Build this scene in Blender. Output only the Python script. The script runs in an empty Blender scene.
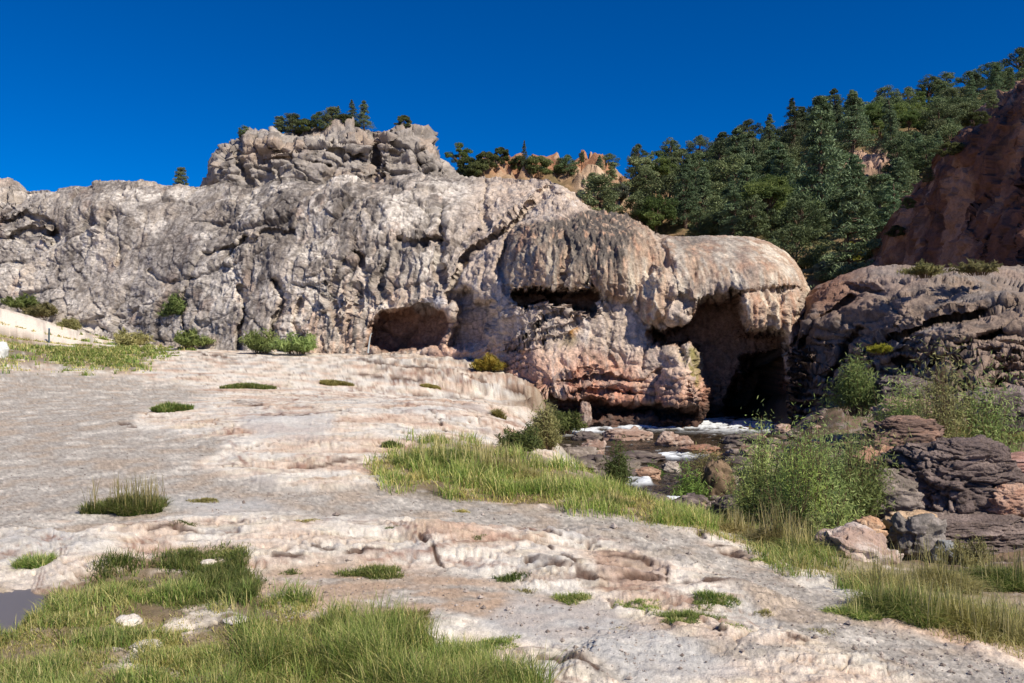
import bpy, math, random
import numpy as np
from mathutils import Vector
C = bpy.context.scene
COL = C.collection
F = 800.0; CX = 512.0; CY = 341.5; EYE = 1.6
# ---------------------------------------------------------------- camera
cam_d = bpy.data.cameras.new('camera'); cam = bpy.data.objects.new('camera', cam_d); COL.objects.link(cam)
cam.location = (0, 0, EYE); cam.rotation_euler = (math.radians(90), 0, 0)
cam_d.sensor_width = 36; cam_d.lens = 36 * F / 1024; cam_d.clip_start = 0.1; cam_d.clip_end = 6000
C.camera = cam
# ---------------------------------------------------------------- light
SUN = Vector((0.54, -0.52, 0.74)).normalized()
el = math.asin(SUN.z); az = math.atan2(SUN.x, SUN.y)
w = bpy.data.worlds.new("World"); C.world = w; w.use_nodes = True
nt = w.node_tree; bg = nt.nodes['Background']
sky = nt.nodes.new('ShaderNodeTexSky'); sky.sky_type = 'NISHITA'; sky.sun_disc = False
sky.sun_elevation = el; sky.sun_rotation = az; sky.altitude = 2200; sky.air_density = 1.0; sky.dust_density = 0.0; sky.ozone_density = 1.6
hs = nt.nodes.new('ShaderNodeHueSaturation'); hs.inputs['Saturation'].default_value = 1.75; hs.inputs['Value'].default_value = 0.755
nt.links.new(sky.outputs[0], hs.inputs['Color']); mp = nt.nodes.new('ShaderNodeVectorMath'); mp.operation = 'MULTIPLY'; mp.inputs[1].default_value = (1.0, .77, 1.10); nt.links.new(hs.outputs[0], mp.inputs[0]); nt.links.new(mp.outputs[0], bg.inputs['Color'])
bg.inputs['Strength'].default_value = 0.09
sd = bpy.data.lights.new('sun', 'SUN'); sd.energy = 4.2; sd.angle = math.radians(0.5); sd.color = (1.0, 0.91, 0.77)
so = bpy.data.objects.new('sun', sd); COL.objects.link(so)
so.rotation_euler = (-SUN).to_track_quat('-Z', 'Y').to_euler()
C.view_settings.view_transform = 'Standard'; C.view_settings.look = 'None'
C.view_settings.exposure = 0.5; C.view_settings.gamma = 1.0
C.render.engine = 'CYCLES'; C.cycles.max_bounces = 5; C.cycles.diffuse_bounces = 3
rng = np.random.default_rng(7); random.seed(7)

# ---------------------------------------------------------------- noise tools
_perm = np.random.default_rng(11).permutation(256).astype(np.int32); _perm = np.concatenate([_perm, _perm, _perm])
_g = np.random.default_rng(12).normal(size=(256, 3)); _g = (_g / np.linalg.norm(_g, axis=1)[:, None]).astype(np.float32)
from concurrent.futures import ThreadPoolExecutor
_pool = ThreadPoolExecutor(4)
def chunked(f):
    """work through big point arrays in pieces on all cores"""
    def g(P, *a, **k):
        if len(P) < 20000: return f(P, *a, **k)
        r = list(_pool.map(lambda i: f(P[i:i + 16384], *a, **k), range(0, len(P), 16384)))
        return tuple(np.concatenate(x) for x in zip(*r)) if isinstance(r[0], tuple) else np.concatenate(r)
    return g
def perlin(P):
    P = P.astype(np.float32); I = np.floor(P).astype(np.int32); f = P - I; u = f * f * f * (f * (f * 6 - 15) + 10)
    I &= 255; out = 0
    for dx in (0, 1):
        wx = u[:, 0] if dx else 1 - u[:, 0]
        for dy in (0, 1):
            wy = u[:, 1] if dy else 1 - u[:, 1]
            a = _perm[_perm[(I[:, 0] + dx) & 255] + ((I[:, 1] + dy) & 255)]
            for dz in (0, 1):
                wz = u[:, 2] if dz else 1 - u[:, 2]
                g = _g[_perm[(a & 255) + ((I[:, 2] + dz) & 255)]]
                d = g[:, 0] * (f[:, 0] - dx) + g[:, 1] * (f[:, 1] - dy) + g[:, 2] * (f[:, 2] - dz)
                out = out + wx * wy * wz * d
    return out * 1.6
@chunked
def fbm(P, s=(1, 1, 1), o=4, seed=0, gain=0.5):
    Q = P * np.asarray(s, dtype=np.float64) + seed * 17.31; r = 0; a = 1; t = 0
    for i in range(o):
        r = r + a * perlin(Q); t += a; a *= gain; Q = Q * 2.03 + 5.7
    return r / t * 1.4
@chunked
def ridged(P, s=(1, 1, 1), o=4, seed=0):
    Q = P * np.asarray(s, dtype=np.float64) + seed * 13.7; r = 0; a = 1; t = 0
    for i in range(o):
        r = r + a * (1 - np.abs(perlin(Q)) * 2); t += a; a *= 0.5; Q = Q * 2.07 + 3.1
    return r / t
@chunked
def worley(P, s=(1, 1, 1), seed=0):
    """F1, F2 and the id of the nearest cell"""
    Q = (P * np.asarray(s, dtype=np.float64) + seed * 9.17).astype(np.float32); I = np.floor(Q).astype(np.int32); f = Q - I
    f1 = np.full(len(P), 9., np.float32); f2 = f1.copy(); cid = np.zeros(len(P), np.int32)
    tb = np.random.default_rng(21).random((256, 3)).astype(np.float32)
    for dx in (-1, 0, 1):
        for dy in (-1, 0, 1):
            a = _perm[_perm[(I[:, 0] + dx) & 255] + ((I[:, 1] + dy) & 255)]
            for dz in (-1, 0, 1):
                h = _perm[(a & 255) + ((I[:, 2] + dz) & 255)]
                v = tb[h]; d = (v[:, 0] + dx - f[:, 0])**2 + (v[:, 1] + dy - f[:, 1])**2 + (v[:, 2] + dz - f[:, 2])**2
                c = d < f1
                f2 = np.where(c, f1, np.minimum(f2, d)); cid = np.where(c, h, cid); f1 = np.where(c, d, f1)
    return np.sqrt(f1), np.sqrt(f2), cid / 255.0
@chunked
def facet(P, s=(1, 1, 1), seed=0, tilt=1.0, step=.6):
    """broken-rock relief: every cell is a flat tilted face with its own height"""
    Q = (P * np.asarray(s, dtype=np.float64) + seed * 9.17).astype(np.float32); I = np.floor(Q).astype(np.int32); f = Q - I
    f1 = np.full(len(P), 9., np.float32); f2 = f1.copy(); hh = np.zeros(len(P), np.float32)
    r = np.random.default_rng(21); tb = r.random((256, 3)).astype(np.float32); tv = r.normal(size=(256, 3)).astype(np.float32)
    for dx in (-1, 0, 1):
        for dy in (-1, 0, 1):
            a = _perm[_perm[(I[:, 0] + dx) & 255] + ((I[:, 1] + dy) & 255)]
            for dz in (-1, 0, 1):
                h = _perm[(a & 255) + ((I[:, 2] + dz) & 255)]; v = tb[h]
                ox = f[:, 0] - v[:, 0] - dx; oy = f[:, 1] - v[:, 1] - dy; oz = f[:, 2] - v[:, 2] - dz
                d = ox * ox + oy * oy + oz * oz; c = d < f1; t = tv[h]
                f2 = np.where(c, f1, np.minimum(f2, d)); f1 = np.where(c, d, f1)
                hh = np.where(c, tilt * (ox * t[:, 0] + oy * t[:, 1] + oz * t[:, 2]) * .5 + step * (h / 255. - .5), hh)
    return hh, np.sqrt(f2) - np.sqrt(f1)
def ss(a, b, x):
    t = np.clip((x - a) / (b - a), 0, 1); return t * t * (3 - 2 * t)
def _near(px, py, pts, m=60):
    p = np.asarray([q[:2] for q in pts], float); return np.nonzero((px > p[:, 0].min() - m) & (px < p[:, 0].max() + m) & (py > p[:, 1].min() - m) & (py < p[:, 1].max() + m))[0]
def psdf(px, py, poly):
    if px.size < 20000: return _psdf(px, py, poly)
    i = _near(px, py, poly); d = np.full(px.shape, 60.); d[i] = np.minimum(_psdf(px[i], py[i], poly), 60.); return d
def ldist(px, py, line):
    if px.size < 20000 or np.ptp(py) < 80: return _ldist(px, py, line)
    i = _near(px, py, line, 30); d = np.full(px.shape, 60.); t = np.zeros(px.shape); d[i], t[i] = _ldist(px[i], py[i], line); return d, t
def _psdf(px, py, poly):
    """signed distance to a polygon, negative inside"""
    poly = np.asarray(poly, float); d = np.full(px.shape, 1e9); ins = np.zeros(px.shape, bool); n = len(poly)
    for i in range(n):
        ax, ay = poly[i]; bx, by = poly[(i + 1) % n]; ex, ey = bx - ax, by - ay
        t = np.clip(((px - ax) * ex + (py - ay) * ey) / (ex * ex + ey * ey + 1e-9), 0, 1)
        d = np.minimum(d, (px - ax - t * ex)**2 + (py - ay - t * ey)**2)
        c = ((ay > py) != (by > py)) & (px < (bx - ax) * (py - ay) / (by - ay + 1e-12) + ax); ins ^= c
    d = np.sqrt(d); return np.where(ins, -d, d)
def _ldist(px, py, line):
    line = np.asarray(line, float); d = np.full(px.shape, 1e9); tt = np.zeros(px.shape)
    for i in range(len(line) - 1):
        ax, ay = line[i][:2]; bx, by = line[i + 1][:2]; ex, ey = bx - ax, by - ay
        t = np.clip(((px - ax) * ex + (py - ay) * ey) / (ex * ex + ey * ey + 1e-9), 0, 1)
        q = (px - ax - t * ex)**2 + (py - ay - t * ey)**2; c = q < d
        tt = np.where(c, i + t, tt); d = np.where(c, q, d)
    return np.sqrt(d), tt
def rbf(pts, vals, k=1.0):
    pts = np.asarray(pts, float); vals = np.asarray(vals, float); n = len(pts)
    r = np.linalg.norm(pts[:, None] - pts[None], axis=2); A = np.zeros((n + 3, n + 3)); A[:n, :n] = r**k
    A[:n, n] = 1; A[:n, n + 1:] = pts; A[n, :n] = 1; A[n + 1:, :n] = pts.T
    c = np.linalg.lstsq(A, np.concatenate([vals, [0, 0, 0]]), rcond=None)[0]
    def f(x, y):
        o = c[n] + c[n + 1] * x + c[n + 2] * y
        for i in range(n): o = o + c[i] * np.sqrt((x - pts[i, 0])**2 + (y - pts[i, 1])**2)**k
        return o
    return f
def pt(px, py, Y): return Vector(((px - CX) / F * Y, Y, EYE - (py - CY) / F * Y))
def lin(c): 
    c = np.asarray(c, float) / 255.; return np.where(c < .04045, c / 12.92, ((c + .055) / 1.055)**2.4)
def mixc(a, b, t): return a * (1 - t[:, None]) + np.asarray(b) * t[:, None]

# ---------------------------------------------------------------- mesh tools
def mesh(name, V, Fc, mat=None, col=None, parent=None, smooth=True, fac=None):
    me = bpy.data.meshes.new(name); V = np.asarray(V, np.float32); Fc = np.asarray(Fc, np.int32); n = Fc.shape[1]
    me.vertices.add(len(V)); me.vertices.foreach_set('co', V.ravel())
    me.loops.add(Fc.size); me.loops.foreach_set('vertex_index', Fc.ravel())
    me.polygons.add(len(Fc)); me.polygons.foreach_set('loop_start', np.arange(0, Fc.size, n, dtype=np.int32))
    me.update(calc_edges=True)
    if col is not None:
        a = me.color_attributes.new('col', 'FLOAT_COLOR', 'POINT'); cc = np.ones((len(V), 4), np.float32); cc[:, :3] = np.clip(col, 0, 1)
        a.data.foreach_set('color', cc.ravel())
    me.polygons.foreach_set('use_smooth', np.full(len(Fc), smooth)); me.update()
    if mat: me.materials.append(mat)
    o = bpy.data.objects.new(name, me); COL.objects.link(o)
    if parent: o.parent = parent
    return o
def submesh(name, V, Fc, mask, mat, col, parent=None):
    f = Fc[mask]; idx = np.unique(f); m = np.zeros(len(V), np.int32); m[idx] = np.arange(len(idx))
    return mesh(name, V[idx], m[f], mat, col[idx], parent)
def grid_faces(r, c, flip=False):
    i = np.arange((r - 1) * (c - 1)); a = (i // (c - 1)) * c + i % (c - 1)
    f = np.stack([a, a + 1, a + c + 1, a + c], 1); return f[:, ::-1] if flip else f
def tag(o, label=None, cat=None, group=None, kind=None):
    if label: o['label'] = label
    if cat: o['category'] = cat
    if group: o['group'] = group
    if kind: o['kind'] = kind
    return o
def empty(name, loc, rz=0, sc=1):
    o = bpy.data.objects.new(name, None); COL.objects.link(o); o.location = loc; o.rotation_euler = (0, 0, rz); o.scale = (sc,) * 3; return o
def gnormals(V, r, c):
    G = V.reshape(r, c, 3); du = np.gradient(G, axis=1); dv = np.gradient(G, axis=0); n = np.cross(du, dv).reshape(-1, 3)
    return n / (np.linalg.norm(n, axis=1)[:, None] + 1e-9)

# ---------------------------------------------------------------- materials
def mat_rock(name, s1=9.0, s2=45.0, bump=0.5, dist=0.05, var=0.35, rough=0.9, spec=0.25):  # colour comes from the mesh, broken up by two scales of grain
    m = bpy.data.materials.new(name); m.use_nodes = True; t = m.node_tree; N = t.nodes; L = t.links; b = N['Principled BSDF']
    b.inputs['Roughness'].default_value = rough; b.inputs['Specular IOR Level'].default_value = spec
    at = N.new('ShaderNodeAttribute'); at.attribute_name = 'col'; tc = N.new('ShaderNodeTexCoord')
    n1 = N.new('ShaderNodeTexNoise'); n1.inputs['Scale'].default_value = s1; n1.inputs['Detail'].default_value = 8; n1.inputs['Roughness'].default_value = .65
    n2 = N.new('ShaderNodeTexNoise'); n2.inputs['Scale'].default_value = s2; n2.inputs['Detail'].default_value = 4; n2.inputs['Roughness'].default_value = .7
    L.new(tc.outputs['Object'], n1.inputs['Vector']); L.new(tc.outputs['Object'], n2.inputs['Vector'])
    ad = N.new('ShaderNodeMath'); ad.operation = 'ADD'; L.new(n1.outputs['Fac'], ad.inputs[0]); L.new(n2.outputs['Fac'], ad.inputs[1])
    mr = N.new('ShaderNodeMapRange'); mr.inputs['From Min'].default_value = .7; mr.inputs['From Max'].default_value = 1.3
    mr.inputs['To Min'].default_value = 1 - var; mr.inputs['To Max'].default_value = 1 + var; L.new(ad.outputs[0], mr.inputs['Value'])
    vm = N.new('ShaderNodeVectorMath'); vm.operation = 'SCALE'; L.new(at.outputs['Color'], vm.inputs[0]); L.new(mr.outputs[0], vm.inputs['Scale'])
    L.new(vm.outputs[0], b.inputs['Base Color'])
    bp = N.new('ShaderNodeBump'); bp.inputs['Strength'].default_value = bump; bp.inputs['Distance'].default_value = dist
    L.new(ad.outputs[0], bp.inputs['Height']); L.new(bp.outputs[0], b.inputs['Normal'])
    return m
def mat_leaf(name, trans=0.35, rough=0.6, h0=.475, h1=.515, sat=.85):
    m = bpy.data.materials.new(name); m.use_nodes = True; t = m.node_tree; N = t.nodes; L = t.links; b = N['Principled BSDF']
    b.inputs['Roughness'].default_value = rough; b.inputs['Specular IOR Level'].default_value = .2
    at = N.new('ShaderNodeAttribute'); at.attribute_name = 'col'; oi = N.new('ShaderNodeObjectInfo')
    mr = N.new('ShaderNodeMapRange'); mr.inputs['To Min'].default_value = .62; mr.inputs['To Max'].default_value = 1.38; L.new(oi.outputs['Random'], mr.inputs['Value'])
    vm = N.new('ShaderNodeVectorMath'); vm.operation = 'SCALE'; hu = N.new('ShaderNodeHueSaturation'); mh = N.new('ShaderNodeMapRange'); fr = N.new('ShaderNodeMath'); fr.operation = 'MULTIPLY'; fr.inputs[1].default_value = 7.3; f2 = N.new('ShaderNodeMath'); f2.operation = 'FRACT'; L.new(oi.outputs['Random'], fr.inputs[0]); L.new(fr.outputs[0], f2.inputs[0]); L.new(f2.outputs[0], mh.inputs['Value'])
    mh.inputs['To Min'].default_value = h0; mh.inputs['To Max'].default_value = h1; hu.inputs['Saturation'].default_value = sat; L.new(mh.outputs[0], hu.inputs['Hue']); L.new(at.outputs['Color'], hu.inputs['Color']); L.new(hu.outputs[0], vm.inputs[0]); L.new(mr.outputs[0], vm.inputs['Scale'])
    L.new(vm.outputs[0], b.inputs['Base Color'])
    tr = N.new('ShaderNodeBsdfTranslucent'); L.new(vm.outputs[0], tr.inputs['Color'])
    mx = N.new('ShaderNodeMixShader'); mx.inputs[0].default_value = trans; L.new(b.outputs[0], mx.inputs[1]); L.new(tr.outputs[0], mx.inputs[2])
    L.new(mx.outputs[0], N['Material Output'].inputs['Surface']); return m
M_cliff = mat_rock('weathered_travertine', 5, 22, .7, .10, .35)
M_dark = mat_rock('dark_gneiss', 5, 25, .8, .08, .4)
M_ground = mat_rock('bare_travertine_ground', 14, 90, .6, .02, .28)
M_hill = mat_rock('hill_soil', 1.2, 7, .5, .2, .35)
M_stone = mat_rock('boulder_stone', 7, 50, .6, .03, .3)
M_leaf = mat_leaf('foliage', .4, .6, .485, .51, .95); M_grass = mat_leaf('grass_blades', .38, .5, .498, .518, 1.0); M_needle = mat_leaf('conifer_needles', .15)
M_bark = mat_rock('bark', 10, 50, .6, .02, .3)
def mat_flat(name, c, rough=.6):
    m = bpy.data.materials.new(name); m.use_nodes = True; b = m.node_tree.nodes['Principled BSDF']
    b.inputs['Base Color'].default_value = (*c, 1); b.inputs['Roughness'].default_value = rough; return m
# ================================================================ ground
WATER = -1.6
up = [(-60,0,0),(-10,2,0),(0,2,0),(3,2,0.05),(8,2,.1),(-6,8,0),(0,8,0),(1.2,8,-.02),(-10,12,.03),(0,12,.02),(.6,12,0),(-15,20,.15),(-5,20,.15),(.5,20,.12),
      (-20,30,.6),(-10,30,.55),(-3,30,.5),(-1,34,.7),(-20,38,1.1),(-5,38,1.05),(-28,50,1.3),(-10,50,1.4),(5,50,1.2),(-60,50,2.0),(-60,20,.4),
      (1.8,6,-.1),(2.2,5,-.04),(3,4.6,-.1),(5,4.5,-.1),(1.7,10,-.55),(2.0,12,-.95),(2.4,14,-1.3),(3,11,-1.0),(2.6,9,-.62),(1.35,14,-1.0),(1.25,18,-1.2),(1.15,21,-1.1),(1.5,25,-1.3),(.5,14,0),(.45,17,.08),(1.0,10,-.05),(3.2,6.8,-.28),(4.2,8.3,-.75),(6.5,8,-.6),(12,8,-.2),(6,10.5,-1.0),(12,10,-.6),
      (6.5,17,-.9),(10,18,-.8),(9,23,-.7),(14,20,-.2),(20,18,.5),(22,30,2.5),(30,20,2),(14,33,.5),(30,50,5),(60,50,8),(60,10,2)]
upf = rbf([(a, b) for a, b, c in up], [c for a, b, c in up])
riv = [(8.0, 40, 3.4), (6.6, 33, 3.4), (5.3, 28, 3.8), (4.3, 24, 3.2), (3.5, 20, 2.3), (3.5, 16.5, 1.55), (5, 14, 1.2), (8, 13.2, 1.2), (13, 13.5, 1.4), (26, 12, 2)]
rw = np.array([r[2] for r in riv])
def plan_base(x, Y):
    z = upf(x, Y); P = np.stack([x, Y, 0 * x], 1)
    d, t = _ldist(x, Y, riv); d = d - np.interp(t, np.arange(len(rw)), rw) + .35 * fbm(P, (.8, .8, 1), 3, 3)
    left = (x < np.interp(Y, [0, 14, 17, 20, 24, 28, 40], [-9, 3.0, 3.4, 3.5, 4.3, 5.3, 8]))
    L = np.where(left, np.interp(Y, [6, 9, 13, 16, 19, 24, 30], [3.2, 3.0, 2.2, 1.3, .8, .8, 1.2]), 2.2)
    s = ss(0, 1, d / L)
    zb = np.where(d < 0, WATER - .4 * ss(0, 1.2, -d), WATER * (1 - s) + z * s)
    # gaussian mounds at the far left
    for mx, my, h, rx, ry in ((-31, 45, 2.6, 6.5, 3.2), (-22.5, 33, .35, 3.5, 3.0), (-26, 36, .9, 3.6, 3)):
        zb = zb + h * np.exp(-((x - mx) / rx)**2 - ((Y - my) / ry)**2)
    return zb, d
gpx = np.concatenate([np.linspace(-1500, -320, 50), np.arange(-300, -40, 5.), np.arange(-40, 1066, 1.25), np.arange(1070, 1500, 5.), np.linspace(1520, 2600, 45)])
k = 0.8; gY = np.linspace(1.6**-k, 64**-k, 590)**(-1 / k)
GX, GY = np.meshgrid(gpx, gY); R_, C_ = GX.shape
gx = ((GX - CX) / F * GY).ravel(); gy = GY.ravel(); gp = GX.ravel()
gz, griv = plan_base(gx, gy)
gpy = CY + (EYE - gz) / gy * F
P3 = np.stack([gx, gy, 0 * gx], 1)
land = ss(-.1, .5, griv)
wob = 10 * fbm(P3, (.9, .9, 1), 3, 31); wpx = gp + wob * 1.6; wpy = gpy + wob * .35 + 5 * fbm(P3, (3, 3, 1), 3, 33) * np.clip(4 / gy, .2, 1)
# gravelly stretches
gravel_polys = [
 [(-400, 366), (60, 372), (170, 382), (215, 395), (150, 410), (130, 430), (230, 440), (200, 470), (290, 490), (420, 485), (520, 508), (640, 520), (720, 552), (800, 585), (880, 625), (1040, 672),
  (1040, 760), (900, 683), (820, 650), (760, 615), (700, 580), (600, 545), (520, 528), (420, 520), (300, 518), (200, 512), (110, 528), (60, 536), (-400, 560)],
 [(250, 575), (330, 560), (470, 575), (560, 595), (700, 640), (560, 640), (430, 610), (400, 650), (250, 640)],
 [(560, 655), (660, 645), (800, 660), (700, 680), (600, 690)]]
grv = np.zeros_like(gx)
for p in gravel_polys: grv = np.maximum(grv, 1 - ss(-5, 6, psdf(wpx, wpy, p)))
sandy = 1 - ss(-6, 8, psdf(wpx, wpy, gravel_polys[1]))
# raised slabs of travertine (polygon, height, edge in px)
slabs = [([(40, 590), (60, 545), (110, 525), (200, 516), (330, 520), (470, 530), (560, 540), (500, 552), (420, 560), (330, 562), (260, 570), (150, 548), (110, 580), (60, 598)], .10, 5),
 ([(380, 528), (520, 530), (640, 540), (730, 575), (790, 605), (760, 612), (690, 605), (645, 598), (600, 592), (560, 588), (520, 578), (440, 560)], .13, 4),
 ([(600, 640), (660, 625), (740, 622), (850, 650), (960, 690), (940, 760), (700, 730), (560, 690)], .12, 6),
 ([(520, 650), (580, 655), (620, 690), (600, 760), (480, 740)], .07, 5),
 ([(-60, 545), (10, 527), (60, 532), (62, 545), (20, 560), (-60, 570)], .10, 4),
 ([(200, 440), (300, 395), (430, 380), (540, 384), (552, 420), (500, 440), (420, 445), (380, 460), (260, 470)], .06, 8),
 ([(395, 372), (470, 368), (545, 380), (556, 420), (520, 430), (440, 420), (380, 400)], .14, 8),
 ([(560, 528), (600, 532), (700, 560), (690, 568), (600, 548)], .08, 3)]
rock = (1 - grv); rim = np.zeros_like(gx); w5 = fbm(P3, (2.2, 6, 1), 4, 17, .6)
for p, h, e in slabs:
    q = psdf(wpx, wpy, p) + 4 * w5; m = 1 - (ss(-e * 2, -e * 1.8, q) + ss(-e * 1.1, -e * .9, q) + ss(-e * .3, -e * .1, q) + ss(e * .6, e * .8, q)) / 4; rim = np.maximum(rim, np.exp(-((q + e) / 1.2)**2) * .7 + np.exp(-((q + e * .2) / 1.3)**2) + .5 * np.exp(-((q - e * .7) / 1.2)**2)); gz = gz + .42 * h * m * land * (1 + .4 * fbm(P3, (2, 2, 1), 3, 5)); rock = np.maximum(rock, m)
dry = land * rock
# broken lips and open cracks that run across the slabs
ledge_lines = [([(527, 571), (555, 577), (602, 588), (640, 586), (680, 589), (736, 596), (772, 600)], 2.4), ([(542, 552), (558, 566), (574, 574), (600, 578)], 1.5), ([(605, 564), (640, 568), (666, 578), (668, 588)], 2.0), ([(600, 576), (632, 574), (660, 584)], 1.6), ([(599, 536), (618, 540), (636, 548)], 1.5), ([(667, 556), (696, 565)], 1.5), ([(696, 536), (712, 548), (750, 560)], 2.0), ([(530, 540), (560, 544), (600, 552)], 1.2),
 ([(417, 545), (430, 552), (444, 567)], 1.3), ([(529, 571), (556, 581)], 1.8), ([(226, 525), (246, 526), (270, 530)], 1.8), ([(150, 536), (170, 533), (200, 538)], 1.3), ([(230, 556), (258, 563), (300, 561)], 1.8), ([(310, 552), (345, 558), (380, 555)], 1.2), ([(453, 376), (475, 380), (498, 386)], 1.5), ([(413, 398), (450, 402), (486, 405)], 1.3), ([(432, 416), (440, 426), (447, 436)], 1.2), ([(500, 388), (524, 394), (534, 408)], 1.4),
 ([(260, 415), (300, 418), (340, 412)], 1.0), ([(120, 425), (136, 427)], 1.0), ([(234, 402), (262, 406)], 1.2), ([(200, 354), (225, 357)], 1.2), ([(655, 628), (690, 634), (728, 640)], 1.6), ([(705, 628), (722, 640), (726, 650)], 1.3), ([(540, 664), (575, 672), (600, 683)], 2.0), ([(300, 468), (350, 462), (400, 466)], .9), ([(180, 470), (240, 466)], .9), ([(790, 650), (840, 660), (900, 672)], 1.2), ([(345, 372), (380, 378), (420, 380)], 1.2), ([(360, 360), (400, 366), (440, 368)], 1.3)]
lcol = np.zeros_like(gx)
for ln, wd in ledge_lines:
    jx = wpx * .35 + gp * .65; jy = wpy * .35 + gpy * .65 + 2.2 * w5; q, _ = ldist(jx, jy, ln); sd_ = np.interp(jx, *zip(*sorted(ln))); up_s = ss(0, 1.6, sd_ - jy) * (q < 14); brk = ss(-.25, .05, w5 + .2 * fbm(P3, (5, 5, 1), 2, 60))
    gz = gz + np.clip(gy / 7, .5, 1.6) * brk * (.010 * wd * up_s * np.exp(-(q / 9)**2) - .013 * wd * np.exp(-(q / (wd * .8))**2)) * land; lcol = np.maximum(lcol, brk * np.exp(-(q / (wd * 1.25))**2))
# small-scale relief: terraces of thin sheets, broken edges, pits
w1 = fbm(P3, (.35, .8, 1), 4, 8); w2 = fbm(P3, (1.1, 2.6, 1), 4, 9)
def terr(n, kk): 
    q = n * kk; fl = np.floor(q); return (fl + ss(.0, .12, q - fl)) / kk, q - fl
t1, f1_ = terr(w1 + .3 * w2, 4.5); t2, f2_ = terr(w2 + .5 * w1, 3.2)
near = np.clip(gy / 8, .5, 1.5)
far = ss(26, 34, gy)
nearf = 1 - .75 * ss(10, 30, gy)
FA, FE = facet(P3 + .25 * np.stack([w1, w2, w2], 1), (1.3, 2.6, 1), 15); FB, FG = facet(P3 + .1 * np.stack([w2, w1, w1], 1), (5, 8, 1), 16)
w3 = fbm(P3, (1.6, 4.5, 1), 5, 10, .6); t3, f3_ = terr(w3 + .5 * w1, 5); cl = ridged(P3 + .3 * w2[:, None], (.6, 1.9, 1), 4, 47); cl = ss(.90, .96, cl) * ss(-.1, .2, w1 + .2)
gz = gz + dry * nearf * (.026 * near * t1 + .02 * t2 + .022 * t3 + .02 * fbm(P3, (1.6, 2.6, 1), 4, 13) + .020 * FA + .006 * FB + .012 * fbm(P3, (12, 12, 1), 4, 14, .65))
crk = ridged(P3, (.9, 2.2, 1), 3, 41); crk = ss(.86, .95, crk) * ss(.1, .45, fbm(P3, (.5, .8, 1), 2, 43)) * .7
gz = gz - dry * .06 * crk - dry * .05 * cl * nearf
gz = gz + (1 - dry) * land * (.014 * fbm(P3, (1.2, 1.2, 1), 3, 15) + .008 * fbm(P3, (14, 14, 1), 3, 16, .7))
stony = ss(0, .6, 1 - land)
F1, F2, cid = worley(P3, (2.6, 2.6, 1), 4)
bank = (1 - ss(.0, 1.6, griv)) 
gz = gz + bank * nearf * (.16 * np.clip(.6 - F1, 0, 1) * (cid > .35) * (1 + cid) + .08 * fbm(P3, (3, 3, 1), 4, 19))
# rock ledge at the base of the cliff (layered steps)
base_l = ss(27, 31, gy) * ss(-14, -9, gx)
plat = 1 - ss(-8, 8, psdf(wpx, wpy, [(350, 350), (440, 354), (520, 348), (552, 378), (556, 410), (470, 398), (380, 378)]))
L1, L2 = facet(P3 + .3 * np.stack([w1, w2, w2], 1), (.8, 1.1, 1), 22, .8, 1.2); L3, L4 = facet(P3, (2.6, 3.2, 1), 23, .8, 1.2); platc = np.exp(-(L2 / .06)**2) + .6 * np.exp(-(L4 / .06)**2)
gz = gz + plat * (.09 * L1 + .05 * L3 + .05 * t2 - .05 * platc)
pud_poly = [(-120, 594), (10, 590), (42, 594), (50, 604), (34, 618), (10, 632), (-120, 640)]; pq = 1 - ss(-5, 5, psdf(gp + 0 * gx, CY + (EYE - gz) / gy * F + 2 * w5, pud_poly)); pud_z = float(np.quantile(gz[pq > .9], .3)); gz = gz * (1 - pq) + (pud_z - .03) * pq
cr1 = np.exp(-(FE / .035)**2) * ss(.0, .35, fbm(P3, (.7, 1.2, 1), 3, 44)); cr2 = np.exp(-(FG / .06)**2) * ss(.1, .4, fbm(P3, (1.5, 2.2, 1), 3, 45)); gz = gz - dry * nearf * (.045 * cr1 + .018 * cr2)
P3 = np.stack([gx, gy, gz * 2.2], 1)
# ---- colours (albedo)
white = lin((224, 217, 204)); pink = lin((212, 192, 172)); cream = lin((214, 202, 178)); grey = lin((152, 146, 143)); tan = lin((176, 156, 134)); ochre = lin((150, 112, 84)); brown = lin((120, 88, 72))
v1 = fbm(P3, (.9, 1.8, 1), 4, 51); v2 = fbm(P3, (2.5, 5, 1), 4, 52); v3 = fbm(P3, (.35, .6, 1), 3, 53); v4 = fbm(P3, (18, 18, 1), 3, 54, .8)
col = np.tile(white, (len(gx), 1)); col = mixc(col, pink, ss(-.25, .4, v1)); col = mixc(col, cream, ss(0, .5, v2) * .7)
col = mixc(col, lin((170, 130, 108)), ss(.2, .6, v1 + .5 * v3 + .2 * v2) * .45)
col = mixc(col, lin((178, 176, 174)), ss(.1, .5, -v1 + .4 * v2) * .6)
col = mixc(col, lin((150, 108, 86)), (1 - ss(-4, 5, psdf(wpx, wpy, [(600, 562), (640, 564), (672, 576), (668, 592), (640, 594), (604, 590)]))) * .45); col = mixc(col, lin((110, 84, 70)), np.clip(cr1 * .8 + cr2 * .45, 0, 1) * rock); col = mixc(col, lin((132, 98, 82)), cl * .55); col = mixc(col, lin((112, 92, 80)), plat * np.clip(platc, 0, 1) * .7)
edge = (1 - ss(0, .13, np.minimum(f1_, 1))) * ss(-.1, .3, v2 + .2); col = mixc(col, brown, edge * .55); col = mixc(col, brown, crk * .6); col = mixc(col, lin((136, 96, 78)), rim * ss(-.15, .2, w5 + .3 * v1 + .1) * .75 * rock); col = mixc(col, lin((150, 116, 98)), (1 - ss(0, .12, f3_)) * ss(-.1, .3, v1) * .5)
col = mixc(col, lin((150, 118, 98)), ss(.25, .6, v3 - v1 * .4) * .35)
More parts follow.
